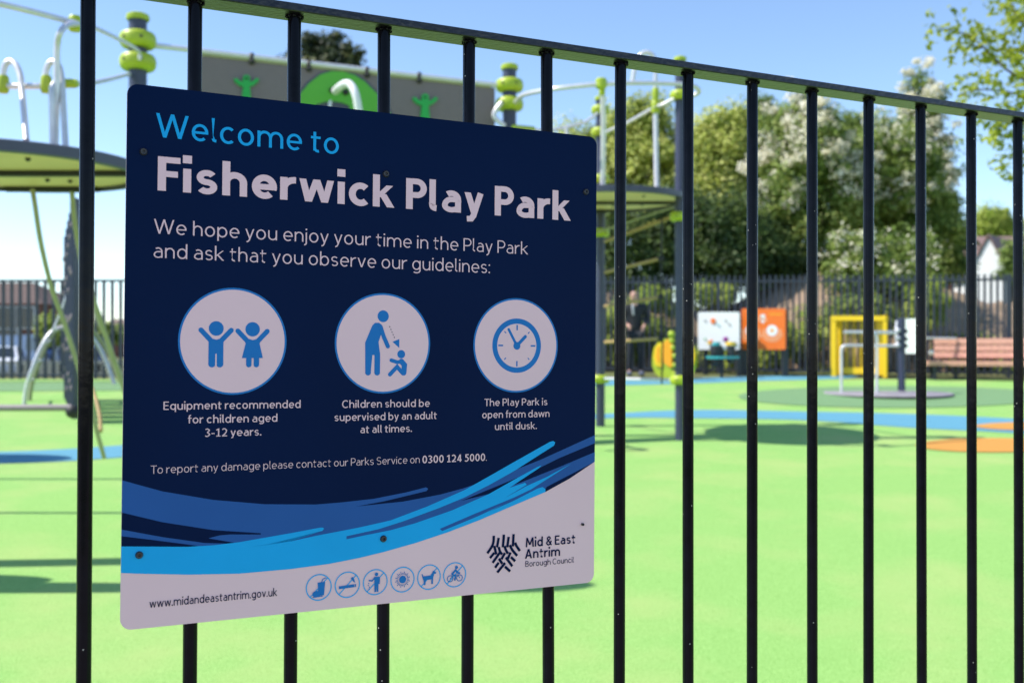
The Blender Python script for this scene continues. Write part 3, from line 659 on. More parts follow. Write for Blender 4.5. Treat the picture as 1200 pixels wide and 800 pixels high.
# left tubes
T([(-260, -40, 5.6), (-120, -18, 5.8), (0, 5, 6.1), (80, 25, 6.7), (113, 34, 8.0), (146, 50, 9.7), (162, 60, 10.5), (164, 70, 10.6)])
T([(92, 28, 6.9), (80, 29, 6.6), (71, 38, 6.45), (67, 55, 6.48), (66.5, 100, 6.5), (65, 172, 6.5)])
T([(-200, 100, 6.6), (0, 101, 6.6), (50, 101, 6.6), (92, 98.5, 6.9), (120, 95, 8.2), (152, 87, 10.7)])
T([(3, 104, 6.6), (4, 85, 6.6), (7, 75, 6.6), (13, 72, 6.6), (19, 77, 6.58), (24, 90, 6.55), (26, 110, 6.5), (31, 165, 6.3)])
T([(53, 103, 6.6), (54, 85, 6.6), (57, 76, 6.6), (62, 72.5, 6.6), (68, 76, 6.58), (72, 90, 6.55), (74, 120, 6.5), (77, 175, 6.4)])
T([(62, 172, 6.45), (61, 120, 6.45), (61, 105, 6.47), (64, 98, 6.5), (69, 96, 6.52)])
def joint(u, v, y, hz=0.07, r=0.034, rx=0):
    c = P(u, v, y)
    lathe('joint', c, [(0.006, -hz), (r * .8, -hz), (r, -hz * .7), (r, hz * .7), (r * .8, hz), (0.006, hz)], M['lime'], frame, 16, Matrix.Rotation(R(rx), 3, 'Y') if rx else None)
joint(88, 28, 6.9, .05, .045); joint(4, 99, 6.6, .055, .034); joint(54, 99, 6.6, .055, .034); joint(78, 98, 6.63, .07, .03, 90)
def deck(cu, y, dz, rad, bolts=True):
    cx = (cu - 600) / F * y; z = CZ + dz
    lathe('deck', (cx, y, z), [(rad - .05, 0), (rad, 0.004), (rad, 0.068), (rad - .01, 0.074), (rad - .3, 0.076), (rad - .3, 0.07), (rad - .05, 0.066)], M['deckgrey'], frame, 72, closed=True)
    lathe('deck_plate', (cx, y, z), [(0.02, 0.030), (rad - .051, 0.030), (rad - .051, 0.064), (0.02, 0.064)], M['deckgreen'], frame, 72, closed=False)
    for k, yy in ((0, 0.08), (0, rad - .13)):
        hw = math.sqrt(max(0.01, (rad - .06) ** 2 - yy ** 2))
        box('deck_rib', (cx, y + yy, z + 0.012), (2 * hw, 0.06, 0.034), M['darkrib'], frame)
    for bx, by in ((.15, -.45), (.42, -.45), (.15, .45), (-.3, -.45), (.30, .5), (.5, .33)):
        bm = bmesh.new(); bmesh.ops.create_icosphere(bm, subdivisions=2, radius=0.017, matrix=Matrix.Translation((cx + bx * rad, y + by * rad, z + 0.024)))
        bm_obj('bolt', bm, M['rubber'], frame, True)
deck(-2, 6.9, 1.11, 0.93); deck(708, 12.3, 1.63, 0.98)
# tubes on the right
T([(602, 122, 12.1), (606, 118, 12.0), (615, 111, 11.7), (645, 105, 11.3), (680, 101, 11.2), (704, 99, 11.2), (740, 97.5, 11.3), (780, 98, 11.5), (808, 100, 11.6), (817, 103.5, 11.65), (819, 108, 11.7), (813, 112, 11.75), (802, 114, 11.8)], r=.026)
T([(706, 102, 11.3), (707, 160, 11.4), (706, 222, 11.5)], sm=3, r=.028)
T([(600, 150, 12.6), (640, 153, 12.8), (650, 152, 12.9), (681, 145, 13.0), (692, 139, 13.05), (700, 133, 13.1)])
T([(664, 149, 12.9), (664, 222, 12.9)], sm=0, r=.022)
T([(706, 158, 13.1), (714, 153, 13.0), (735, 144, 12.6), (765, 127, 12.0), (768, 125, 12.0), (776, 123, 11.9), (790, 116, 11.85)], sm=4)
T([(768, 120, 12.0), (768.5, 160, 12.0), (769.5, 220, 12.0)], sm=0, r=.028)
T([(768, 108, 12.0), (768, 78, 12.0), (766, 67, 12.0), (760, 62, 12.0), (753, 63, 12.0), (748, 69, 12.0), (744, 80, 12.0), (741, 98, 12.0)], r=.028)
T([(588, 120, 12.0), (580, 131, 12.0), (579.5, 137, 12.0), (584, 142, 12.0), (592, 148, 12.0)], r=.028)
T([(602, 149, 12.0), (625, 151, 12.4)], m='lime', r=0.03, sm=0)
joint(704.5, 98, 11.2, .055, .062); joint(705.5, 106, 11.3, .055, .035); joint(768, 112, 12.0, .085, .042); joint(768, 126, 12.0, .07, .05)
# the long play panel hung between two posts
top0, top1 = (161.5, 51.5, YA), (597, 100, YB)
def PL(u, v, dy=0.0):
    t = (u - 161.5) / (597 - 161.5)
    # depth along the straight line between the two posts
    y = 1 / ((1 - t) / YA + t / YB)
    p = P(u, v, y); return p + Vector((0, dy, 0))
tube('top_tube', [PL(176, 53.2), PL(585, 100)], 0.030, M['steel'], frame, 12)
tube('trim', [PL(236, 63.3, -0.004), PL(575, 101.5, -0.004)], 0.020, M['olive'], frame, 10)
pdir = (PL(570, 100) - PL(236, 63)).normalized(); pn = Vector((pdir.y, -pdir.x, 0)).normalized()
prism('play_panel', [PL(234, 64), PL(580, 103), PL(580, 214), PL(234, 232)], -pn * 0.018, M['panelgrey'], frame)
hill = []
for u, v in [(336, 150), (350, 112), (362, 98), (375, 88), (388, 84), (402, 84.5), (415, 88.5), (427, 96), (437, 106), (448, 116), (470, 160), (415, 150), (409, 124), (400, 120.5), (390, 119), (380, 120), (370, 123), (362, 140)]:
    hill.append(PL(u, v) + pn * 0.002)
prism('hill_cutout', hill, pn * 0.016, M['hillgreen'], frame)
prism('hill_backing_board', [PL(u, v) + pn * 0.0005 for u, v in [(333, 152), (348, 110), (360, 96), (374, 86), (388, 81.8), (403, 82.2), (417, 86.5), (429, 94), (439, 104), (450, 114), (474, 160)]], pn * 0.0012, M['deckgrey'], frame)  # thin dark board behind the hill cutout, slightly larger than its outline
for u, v in ((295, 73), (362, 81.5), (430, 88.5), (491, 95)):
    bm = bmesh.new(); bmesh.ops.create_icosphere(bm, subdivisions=2, radius=0.034, matrix=Matrix.Translation(PL(u, v) + pn * 0.02))
    add_box(bm, PL(u, v - 5) + pn * 0.012, (0.04, 0.05, 0.09)); bm_obj('hanger_bolt', bm, M['rubber'], frame, True, )
def figure(u, v):
    s = 1.0
    o = [(-2.8, 16), (-4.6, 9), (-3.8, 3.5), (-9, 1.5), (-14, -3), (-14.5, -6), (-11, -6.5), (-8, -3), (-3.6, -2.2), (-4.4, -6), (-3.4, -9.2), (0, -10.6), (3.4, -9.2), (4.4, -6), (3.6, -2.2), (8, -3), (11, -6.5), (14.5, -6), (14, -3), (9, 1.5), (3.8, 3.5), (4.6, 9), (5.5, 20), (2, 28), (-2, 28), (-5.5, 20)]
    o = [p for p in o if not p == (-2.8, 16)]
    prism('grip_figure', [PL(u + a * s, v + b * s) + pn * 0.003 for a, b in o], pn * 0.03, M['froggreen'], frame)
    bm = bmesh.new(); bmesh.ops.create_icosphere(bm, subdivisions=2, radius=0.014, matrix=Matrix.Translation(PL(u, v - 6) + pn * 0.034)); bm_obj('bolt', bm, M['rubber'], frame, True)
figure(288.5, 99); figure(497.5, 121)
T([(393, 107, 11.3), (398, 102, 11.1), (406, 98, 11.0), (412, 101, 10.95), (417, 112, 10.9), (421, 135, 10.9), (425, 170, 10.9)], r=0.042, m='whitep')
tube('tube', [PL(387, 118), PL(384, 150)], 0.022, M['steel'], frame); tube('tube', [PL(403, 100) + pn * .03, PL(395, 108) + pn * .03], 0.02, M['olive'], frame)
for u, v in ((389, 107), (404.5, 109)):
    bm = bmesh.new(); bmesh.ops.create_icosphere(bm, subdivisions=2, radius=0.036, matrix=Matrix.Translation(PL(u, v) + pn * 0.03)); bm_obj('hanger_bolt', bm, M['rubber'], frame, True)
# rung ladder between the two right posts
for a, b in (((709, 283, 13.0), (786, 255, 12.0)), ((709, 319, 12.9), (772, 303.5, 12.1)), ((709, 359, 12.9), (772, 348.5, 12.1)), ((709, 401, 12.9), (773, 396.5, 12.1))):
    tube('rung', [P(*a), P(*b)], 0.021, M['wood'], frame, 10)
tube('rung', [P(709, 443.5, 12.9), P(788, 445, 12.0)], 0.018, M['steel'], frame, 10)
tube('brace', [P(700, 272, 13.0), P(789, 243, 12.0)], 0.011, M['olive'], frame, 8)
for v in (303.5, 348.5, 396.5):
    bm = bmesh.new(); bmesh.ops.create_icosphere(bm, subdivisions=2, radius=0.036, matrix=Matrix.Translation(P(774.5, v, 12.05)) @ Matrix.Scale(1.3, 4, (0, 0, 1))); bm_obj('rope_connector', bm, M['rubber'], frame, True)
tube('rope', smooth_path([P(775.5, 256, 12.05), P(774.5, 340, 12.05), P(776.5, 397, 12.05), P(775.5, 450, 12.05)], 5), 0.010, M['rubber'], frame, 8)
# left climbing wall seen edge-on, with grips, and its poles
for k in range(6):
    y = 16.4 - 0.55 * k; u0 = 82.5 + 2.1 * k; vt = 274 - 9 * k if k < 4 else 228
    zt = CZ - (vt - 400) / F * y; x = (u0 - 600) / F * y
    box('wall_plank', (x, y, (zt + gz(y)) / 2), (0.035, 0.42, zt - gz(y) - 0.12), M['slate'], frame, bev=0.006)
    for j in range(5):
        zz = gz(y) + 0.3 + (zt - gz(y) - 0.5) * (j + random.random() * .6) / 5
        bm = bmesh.new(); bmesh.ops.create_icosphere(bm, subdivisions=2, radius=0.05, matrix=Matrix.Translation((x - 0.045, y - .1, zz)) @ Matrix.Scale(0.7, 4, (1, 0, 0)))
        bm_obj('climbing_grip', bm, M['panelgrey'], frame, True)
def TP(pts, m='olive', r=0.022, sm=6): return tube('pole', [P(*p) for p in pts], r, M[m], frame, 12, sm)
TP([(38, 222, 7.6), (41, 240, 7.6), (48, 285, 7.7), (60, 335, 7.9), (76, 380, 8.1), (95, 440, 8.3), (112, 500, 8.5), (122, 536, 8.7)], r=.018)
TP([(84, 222, 7.7), (88, 262, 7.8), (98, 315, 8.0), (113, 360, 8.1), (127, 402, 8.3), (142, 446, 8.5), (160, 500, 8.7), (172, 540, 8.7)], r=.018)
TP([(105, 352, 10.5), (117, 380, 10.5), (131, 412, 10.6), (146, 450, 10.7), (158, 500, 10.8)], r=.017)
TP([(108, 455, 9.8), (113, 470, 9.6), (117, 488, 9.4), (118, 505, 9.2)], 'wood', .018)
# balance beam with an end knob
tube('balance_beam', [P(-420, 479, 9.3), P(84, 477.5, 9.3)], 0.030, M['greybeam'], frame, 12)
bm = bmesh.new(); bmesh.ops.create_icosphere(bm, subdivisions=2, radius=0.062, matrix=Matrix.Translation(P(85, 482, 9.3))); bm_obj('end_knob', bm, M['rubber'], frame, True)
# further decks and rails of the frame left of the picture (they throw the shadows on the near ground)
def odeck(x, y, z, rx, ry):
    bm = bmesh.new(); rings = add_lathe(bm, (0, 0, 0), [(0.01, 0), (1, 0), (1, 1), (0.01, 1)], 56)
    bm.faces.new(rings[0][::-1]); bm.faces.new(rings[-1])
    for v in bm.verts: v.co = Vector((x + v.co.x * rx, y + v.co.y * ry, z + v.co.z * .07))
    bmesh.ops.recalc_face_normals(bm, faces=bm.faces); bm_obj('deck', bm, M['deckgrey'], frame)
odeck(-3.42, 5.66, 4.25, 0.60, 0.17); odeck(-4.35, 5.72, 2.1, 1.35, 0.11); odeck(-4.9, 5.86, 2.3, 0.55, 0.13)
tube('post', [(-4.9, 6.2, gz(6.2)), (-4.9, 6.2, 4.4)], PO, M['slate'], frame, 20)
tube('post', [(-3.75, 6.35, gz(6.35)), (-3.75, 6.35, 4.3)], PO, M['slate'], frame, 20)
tube('rail', [(-6.2, 7.75, 2.35), (-3.9, 7.75, 2.35)], 0.03, M['steel'], frame)
odeck(-5.9, 10.45, 1.25, 0.75, 0.30)
tube('post', [(-5.9, 10.45, gz(10.4)), (-5.9, 10.45, 1.26)], PO, M['slate'], frame, 20)

# arched climber beyond the beam
arch_ = empty('arched_climber', G(35, 474), 'grey steel arched ladder climber beyond the balance beam, left of the dark climbing wall', 'climber')
for du, dy in ((0, 0), (6, 0.9)):
    tube('side_tube', [P(a + du, b - (3 if du else 0), y + dy) for a, b, y in [(28, 478, 15.6), (31, 455, 15.6), (38, 432, 15.6), (48, 408, 15.7), (58, 392, 15.8), (68, 385, 15.9), (85, 384, 16.0), (100, 388, 16.1), (118, 410, 16.2), (134, 450, 16.2)]], 0.032, M['steel' if not du else 'olive'], arch_, 10, 6)
for a, b in ((33, 447), (41, 425), (52, 402), (66, 386)):
    tube('rung', [P(a, b, 15.6), P(a + 6, b - 3, 16.5)], 0.02, M['steel'], arch_, 8)
tube('leaning_tube', [P(62, 388, 15.8), P(72, 364, 15.8), (P(81, 336, 15.8))], 0.02, M['steel'], arch_, 8, 4)

# ------------------------------------------------------------------ far fences
def far_fence(name, A, B, h, pitch_, bw, label, post_every=2.75, post_h=0.0, railh=0.12):
    A = Vector(A); B = Vector(B); d = (B - A); L = d.length; d.normalize()
    e = empty(name, A, label, 'fence')
    me = bpy.data.meshes.new('paling'); bmx = bmesh.new(); add_box(bmx, (0, 0, h / 2 + .03), (bw, bw, h - .06)); 
    bmx.to_mesh(me); bmx.free(); me.materials.append(M['fencemetal'])
    n = int(L / pitch_)
    ang = math.atan2(d.y, d.x)
    for i in range(n + 1):
        p = A + d * (pitch_ * i)
        o = bpy.data.objects.new('paling', me); COL.objects.link(o); o.parent = e; o.location = p - A; o.rotation_euler.z = ang
        o.location.z = gz(p.y) - gz(A.y)
    for z in (0.10, h - railh):
        bm = bmesh.new(); vs = []
        a = Vector((A.x, A.y, gz(A.y) + z)); b = Vector((B.x, B.y, gz(B.y) + z))
        nrm = Vector((-d.y, d.x, 0)) * 0.03
        q = [a - nrm, b - nrm, b + nrm, a + nrm]
        extrude_poly(bm, q, (0, 0, 0.045)); bmesh.ops.recalc_face_normals(bm, faces=bm.faces); bm_obj('rail', bm, M['fencemetal'], e)
    k = 0.9
    while k < L:
        p = A + d * k; box('post', (p.x, p.y, gz(p.y) + (h + post_h) / 2), (0.07, 0.07, h + post_h), M['fencemetal'], e, Matrix.Rotation(ang, 4, 'Z')); k += post_every
    return e
pa = G(-330, 447.5); pb = G(640, 440); pc = G(1330, 449)
pa.z = gz(pa.y); pb.z = gz(pb.y); pc.z = gz(pc.y)
far_fence('bow_top_fence', G(-300, 447.5), G(420, 447.5), 1.98, 0.163, 0.05, 'dark flat-topped bar fence in front of the car park and brick house', post_every=3.4, post_h=0.28, railh=0.03)
far_fence('paling_fence', G(640, 434.5), G(1330, 445.5), 2.12, 0.122, 0.045, 'long dark steel paling fence with open tops in front of the trees and bank', post_every=2.9)
far_fence('paling_fence', G(425, 446), G(635, 434.7), 2.05, 0.122, 0.045, 'short stretch of dark fence hidden mostly behind the welcome sign')

# low white picket edging
pk = empty('picket_edging', P(-60, 446, 22), 'low weathered white picket edging behind the left fence', 'picket fence')
me = bpy.data.meshes.new('picket'); bmx = bmesh.new()
extrude_poly(bmx, [(-.045, 0, 0), (.045, 0, 0), (.045, 0, .26), (0, 0, .33), (-.045, 0, .26)], (0, .02, 0)); bmx.to_mesh(me); bmx.free(); me.materials.append(M['picket'])
for i in range(60):
    x = -12.0 + i * 0.16; o = bpy.data.objects.new('picket', me); COL.objects.link(o); o.parent = pk; o.location = Vector((x, 21.6, gz(21.6))) - pk.location
box('edging_rail', (-7.2, 21.63, gz(21.6) + .30), (9.8, .03, .06), M['picket'], pk); box('edging_rail', (-7.2, 21.63, gz(21.6) + .08), (9.8, .03, .05), M['picket'], pk)

# ------------------------------------------------------------------ parked cars
def car(x, y, rot, paint, label, sc=1.0, van=False):
    e = empty('parked_car', (x, y, gz(y)), label, 'van' if van else 'car', 'vehicles in the car park beyond the left fence')
    H = 1.95 if van else 1.45
    side = [(-2.05, .35), (-2.1, .75), (-1.95, .95), (-1.75, H * .66), (-1.35, H * .97), (.1, H), (.75, H * .96), (1.25, H * .68), (2.0, H * .56), (2.15, .72), (2.1, .32)]
    if van: side = [(-2.3, .35), (-2.32, 1.2), (-2.25, 1.85), (-2.1, 1.95), (1.0, 1.97), (1.3, 1.85), (1.75, 1.25), (2.3, 1.05), (2.4, .6), (2.35, .35)]
    mt = Matrix.Translation((x, y, gz(y))) @ Matrix.Rotation(rot, 4, 'Z')
    bm = bmesh.new(); hw = .88; rings = []
    for s, inset in ((-1, .10), (-1, 0), (1, 0), (1, .10)):
        ring = []
        for px, pz in side:
            top = max(0, (pz - .85)) / (H - .85)
            yy = s * (hw - .16 * top) * (1 if inset == 0 else .93)
            ring.append(bm.verts.new(mt @ Vector((px * (1 if inset == 0 else .985), yy, pz if inset == 0 else pz - .015 * (1 if pz > 1 else 0)))))
        rings.append(ring)
    n = len(side)
    for i in range(3):
        for k in range(n): bm.faces.new((rings[i][k], rings[i][(k + 1) % n], rings[i + 1][(k + 1) % n], rings[i + 1][k]))
    bm.faces.new(rings[0]); bm.faces.new(rings[-1][::-1]); bmesh.ops.recalc_face_normals(bm, faces=bm.faces)
    bm_obj('body', bm, M[paint], e, True, 30)
    for s in (-1, 1):
        yy = s * (hw - .085)
        z0, z1 = (.92, H * .90)
        q = [(-1.5, z0 + .06), (1.05, z0 + .04), (.62, z1), (-1.15, z1)] if not van else [(.55, 1.25), (1.6, 1.25), (1.2, 1.8), (.55, 1.8)]
        prism('side_window', [mt @ Vector((a, yy + s * .02 - s * .12 * (b - z0), b)) for a, b in q], mt.to_3x3() @ Vector((0, s * .02, 0)), M['glass'], e)
        for wx in (-1.3, 1.35):
            c = mt @ Vector((wx, s * (hw - .07), .33))
            rm = (Matrix.Rotation(rot, 3, 'Z') @ Matrix.Rotation(R(90), 3, 'X'))
            wl = lathe('wheel', c, [(.20, -.09), (.31, -.10), (.33, -.06), (.33, .06), (.31, .10), (.20, .09)], M['rubber'], e, 24, rm)
            lathe('rim', c, [(.03, -.07), (.20, -.085), (.20, .085), (.03, .07)], M['steel'], wl, 16, rm)
        for px, m_, nm in ((2.08 if not van else 2.38, 'white', 'headlight'), (-2.08 if not van else -2.34, 'red', 'tail_light')):
            box(nm, mt @ Vector((px, s * .62, .74)), (.10, .30, .15), M[m_], e, Matrix.Rotation(rot, 4, 'Z'), .02)
    # windscreen and rear window
    fr = [(1.22, -.70, H * .70), (1.22, .70, H * .70), (.80, .62, H * .94), (.80, -.62, H * .94)] if not van else [(1.72, -.72, 1.30), (1.72, .72, 1.30), (1.36, .66, 1.83), (1.36, -.66, 1.83)]
    prism('windscreen', [mt @ Vector(p) for p in fr], mt.to_3x3() @ Vector((.035, 0, .02)), M['glass'], e)
    rr = [(-1.74, -.68, H * .69), (-1.74, .68, H * .69), (-1.40, .60, H * .94), (-1.40, -.60, H * .94)] if not van else [(-2.30, -.68, 1.25), (-2.30, .68, 1.25), (-2.27, .64, 1.75), (-2.27, -.64, 1.75)]
    prism('rear_window', [mt @ Vector(p) for p in rr], mt.to_3x3() @ Vector((-.035, 0, .02)), M['glass'], e)
    return e
car((90 - 600) / F * 43, 43, R(-62), 'cardark', 'dark car parked end-on behind the left fence, beside the climbing wall')
car((-2 - 600) / F * 42, 42, R(-70), 'carwhite', 'white car parked end-on at the far left behind the fence')
car((40 - 600) / F * 50, 50, R(-35), 'carblue', 'dark blue van parked below the brick house', van=True)

# ------------------------------------------------------------------ houses
def house(name, x0, x1, y0, dep, z0, ze, zr, wallm, roofm, label, hip=0.0, wins=(), gable_front=False, over=.25):
    e = empty(name, ((x0 + x1) / 2, y0, z0), label, 'house')
    box('wall', ((x0 + x1) / 2, y0 + dep / 2, (z0 + ze) / 2), (x1 - x0, dep, ze - z0), M[wallm], e)
    ym = y0 + dep / 2
    if gable_front:
        xm = (x0 + x1) / 2
        a = [(x0, y0, ze), (x1, y0, ze), (xm, y0, zr)]
        prism('gable', a, (0, .3, 0), M[wallm], e)
        bm = bmesh.new()
        for s, xe in ((-1, x0 - over), (1, x1 + over)):
            q = [(xe, y0 - over, ze - .1), (xm, y0 - over, zr + .12), (xm, y0 + dep, zr + .12), (xe, y0 + dep, ze - .1)]
            extrude_poly(bm, q, (0, 0, .12))
        bmesh.ops.recalc_face_normals(bm, faces=bm.faces); bm_obj('roof', bm, M[roofm], e)
    else:
        bm = bmesh.new()
        v = [bm.verts.new(p) for p in [(x0 - over, y0 - over, ze), (x1 + over, y0 - over, ze), (x1 + over, y0 + dep + over, ze), (x0 - over, y0 + dep + over, ze), (x0 + hip, ym, zr), (x1 - hip, ym, zr)]]
        for f in ((0, 1, 5, 4), (1, 2, 5), (2, 3, 4, 5), (3, 0, 4), (3, 2, 1, 0)): bm.faces.new([v[i] for i in f])
        bmesh.ops.recalc_face_normals(bm, faces=bm.faces); bm_obj('roof', bm, M[roofm], e)
    for (wx, wz, ww, wh) in wins:
        f = box('window', (wx, y0 - .02, wz), (ww + .16, .10, wh + .16), M['render'], e)
        box('pane', (wx, y0 - .06, wz), (ww, .06, wh), M['glass'], f)
    return e
HB = 62.; pm = F / HB
def hx(u, y): return (u - 600) / F * y
def hz_(v, y): return CZ - (v - 400) / F * y
house('brick_house', hx(-150, HB), hx(46, HB), HB, 8, .0, hz_(356, HB), hz_(331, HB + 4), 'brick', 'roofb', 'red brick house with brown hipped roof seen through the left fence', hip=2.2, wins=[(hx(8, HB), hz_(372, HB), 1.0, 1.2), (hx(30, HB), hz_(372, HB), 1.0, 1.2), (hx(8, HB), hz_(396, HB), 1.2, 1.0), (hx(-40, HB), hz_(372, HB), 1.0, 1.2)])
house('terraced_house', hx(112, 105), hx(138, 105), 105, 8, .0, hz_(387, 105), hz_(374, 109), 'brick', 'roofr', 'far brown roofed house right of the nearest fence bar', hip=0.3)
house('terraced_house', hx(141, 108), hx(230, 108), 108, 8, .0, hz_(389, 108), hz_(371, 112), 'brick', 'roofb', 'far brick house with dark roof just left of the sign edge', hip=0.3)
YW = 58.
house('white_house', hx(1142, YW), hx(1175, YW), YW, 9, .0, hz_(310, YW), hz_(279, YW), 'render', 'roofr', 'white gabled house front rising above the right fence', gable_front=True, over=.12).rotation_euler.z = R(-38)
house('roofed_house', hx(1170, YW + 2), hx(1290, YW + 2), YW + 2.5, 8, .0, hz_(322, YW), hz_(276, YW + 6), 'render', 'roofr', 'long pinkish brown roof right of the white gable', hip=.2, wins=[(hx(1190, YW), hz_(335, YW), 1.2, .8)])
house('pink_house', hx(1098, 66), hx(1118, 66), 66, 6, .0, hz_(296, 66), hz_(283, 69), 'brick', 'roofr', 'small pinkish gable showing between the trees on the right', hip=.3)

# ------------------------------------------------------------------ vegetation
LM = {
 'willow': leaf_mat('leaf_yellow_green', [(0.14, 0.20, 0.025), (0.44, 0.50, 0.08), (0.64, 0.65, 0.20)]),
 'mid': leaf_mat('leaf_mid_green', [(0.06, 0.11, 0.015), (0.18, 0.27, 0.04), (0.36, 0.42, 0.11)]),
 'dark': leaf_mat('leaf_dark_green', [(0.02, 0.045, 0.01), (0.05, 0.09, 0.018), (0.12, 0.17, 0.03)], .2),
 'fresh': leaf_mat('leaf_fresh_green', [(0.18, 0.27, 0.03), (0.34, 0.43, 0.05), (0.50, 0.55, 0.12)]),
 'blossom': leaf_mat('blossom_cream', [(0.70, 0.66, 0.44), (0.80, 0.76, 0.58), (0.86, 0.82, 0.70)]),
 'pine': leaf_mat('leaf_pine', [(0.015, 0.03, 0.012), (0.04, 0.06, 0.02), (0.12, 0.13, 0.03)], .15),
 'sap': leaf_mat('leaf_sapling', [(0.14, 0.20, 0.01), (0.30, 0.36, 0.02), (0.42, 0.46, 0.05)], .45),
}
def leaves(centers, radii, n, size, flat_=0.0):
    """n small bent leaf quads in clumps: arrays of verts"""
    idx = rng.integers(0, len(centers), n)
    d = rng.normal(size=(n, 3)); d /= np.linalg.norm(d, axis=1)[:, None]
    rr = rng.random(n) ** 0.45
    c = centers[idx] + d * (rr * radii[idx])[:, None] * np.array([1, 1, .8])
    nn = d * .9 + np.array([-.25, -.25, .7]) + rng.normal(size=(n, 3)) * .45
    a = np.cross(nn, rng.normal(size=(n, 3))); a /= np.linalg.norm(a, axis=1)[:, None]
    b = np.cross(nn, a); b /= np.linalg.norm(b, axis=1)[:, None]
    s = (size * (0.6 + 0.8 * rng.random(n)))[:, None]
    v = np.stack([c - a * s * .5, c - b * s * .32, c + a * s * .55, c + b * s * .32], 1).reshape(-1, 3)
    return v
def leaf_mesh(name, v, m, parent):
    n = len(v) // 4
    me = bpy.data.meshes.new(name); me.vertices.add(n * 4); me.vertices.foreach_set('co', v.astype(np.float32).ravel())
    me.loops.add(n * 4); me.loops.foreach_set('vertex_index', np.arange(n * 4, dtype=np.int32))
    me.polygons.add(n); me.polygons.foreach_set('loop_start', np.arange(0, n * 4, 4, dtype=np.int32))
    me.update(calc_edges=True)
    return link(name, me, m, parent)
def tree(name, base, lobes, n, size, kind, label, cat='tree', clumps=90, cr=0.55, blossom=0, trunk_r=.18, lean=0, branches=7):
    """lobes: (x, y, z, rx, ry, rz) ellipsoids that make up the crown"""
    e = empty(name, base, label, cat)
    vol = np.array([l[3] * l[4] * l[5] for l in lobes]); pr = vol / vol.sum()
    C_, R_ = [], []
    for k in range(clumps):
        l = lobes[rng.choice(len(lobes), p=pr)]
        d = rng.normal(size=3); d /= np.linalg.norm(d); r = (0.35 + 0.65 * rng.random() ** .5) * (0.85 + .3 * rng.random())
        C_.append([l[0] + d[0] * l[3] * r, l[1] + d[1] * l[4] * r, l[2] + d[2] * l[5] * r]); R_.append(cr * (0.55 + 0.8 * rng.random()))
    C_ = np.array(C_); R_ = np.array(R_)
    if n > 6000: n = int(n * 1.6); size *= .8
    leaf_mesh('crown', leaves(C_, R_, n, size), LM[kind], e)
    if blossom:
        m = C_[:, 2] > np.quantile(C_[:, 2], .25)
        Cb = C_[m] + rng.normal(size=C_[m].shape) * .12 + np.array([-.12, -.25, .12]); Rb = R_[m] * .8
        sel = rng.random(len(Cb)) < .7; k_ = rng.integers(0, len(Cb), len(Cb) * 2); off = rng.normal(size=(len(k_), 3)); off /= np.linalg.norm(off, axis=1)[:, None]
        Cb = Cb[k_] + off * Rb[k_][:, None] * 1.0; Rb = .13 + .20 * rng.random(len(k_)); sel = rng.random(len(Cb)) < .62; blossom = int(blossom * 1.5)
        leaf_mesh('blossom', leaves(Cb[sel], Rb[sel], blossom, size * .9), LM['blossom'], e)
    b = Vector(base); top = Vector((np.mean([l[0] for l in lobes]), np.mean([l[1] for l in lobes]), max(l[2] + l[5] * .5 for l in lobes)))
    bm = bmesh.new(); mid = b.lerp(top, .5) + Vector((random.uniform(-.2, .2), 0, 0))
    path = smooth_path([b, mid, top], 5); add_tube(bm, path, trunk_r, 8, True, trunk_r * .25)
    for k in range(branches):
        t = C_[rng.integers(len(C_))]; s = path[random.randrange(len(path) // 4, len(path) - 1)]
        add_tube(bm, smooth_path([s, s.lerp(Vector(t), .5) + Vector((0, 0, -.15)), Vector(t)], 3), trunk_r * .3, 6, True, trunk_r * .08)
    bmesh.ops.recalc_face_normals(bm, faces=bm.faces)
    bm_obj('trunk', bm, M['bark'], e, True)
    return e
def lob(u, v, y, ru, rv, ry=None):
    p = P(u, v, y); return (p.x, y, p.z, ru / F * y, (ry if ry else ru / F * y), rv / F * y)
def gb(u, y): return ((u - 600) / F * y, y, gz(y))
# the line of trees, left to right
tree('willow_tree', gb(690, 34), [lob(690, 220, 34, 55, 70), lob(672, 190, 34, 35, 45), lob(735, 180, 34, 45, 50)], 17000, .15, 'willow', 'pale yellow-green tree behind the upper right clamps', clumps=170, cr=.6)
tree('willow_tree', gb(760, 33), [lob(762, 200, 33, 48, 70), lob(750, 140, 33, 30, 25), lob(785, 260, 33, 50, 50)], 20000, .15, 'willow', 'tall yellow-green tree directly behind the right round deck', clumps=190, cr=.6)
tree('willow_tree', gb(842, 32), [lob(842, 180, 32, 38, 50), lob(830, 230, 32, 42, 50), lob(852, 145, 32, 24, 28)], 18000, .15, 'willow', 'tall yellow-green tree just right of the grey corner post', clumps=170, cr=.55)
tree('ash_tree', gb(915, 35), [lob(912, 170, 35, 28, 50), lob(925, 230, 35, 40, 55)], 14000, .15, 'mid', 'mid green tree in the gap just left of the blossom', clumps=150, cr=.55)
tree('ash_tree', gb(1010, 34), [lob(1005, 185, 34, 34, 55), lob(1020, 240, 34, 40, 50)], 14000, .15, 'mid', 'green tree showing between the two big hawthorns', clumps=150, cr=.55)
tree('ash_tree', gb(893, 33.5), [lob(886, 160, 33.5, 32, 48), lob(885, 235, 33.5, 35, 55)], 15000, .15, 'mid', 'mid green tree between the yellow-green trees and the blossom', clumps=150, cr=.55)
tree('holly_bush', gb(735, 27), [lob(728, 300, 27, 60, 62), lob(700, 330, 27, 45, 50)], 15000, .12, 'dark', 'dark green bush behind the rung ladder', 'bush', clumps=150, cr=.5)
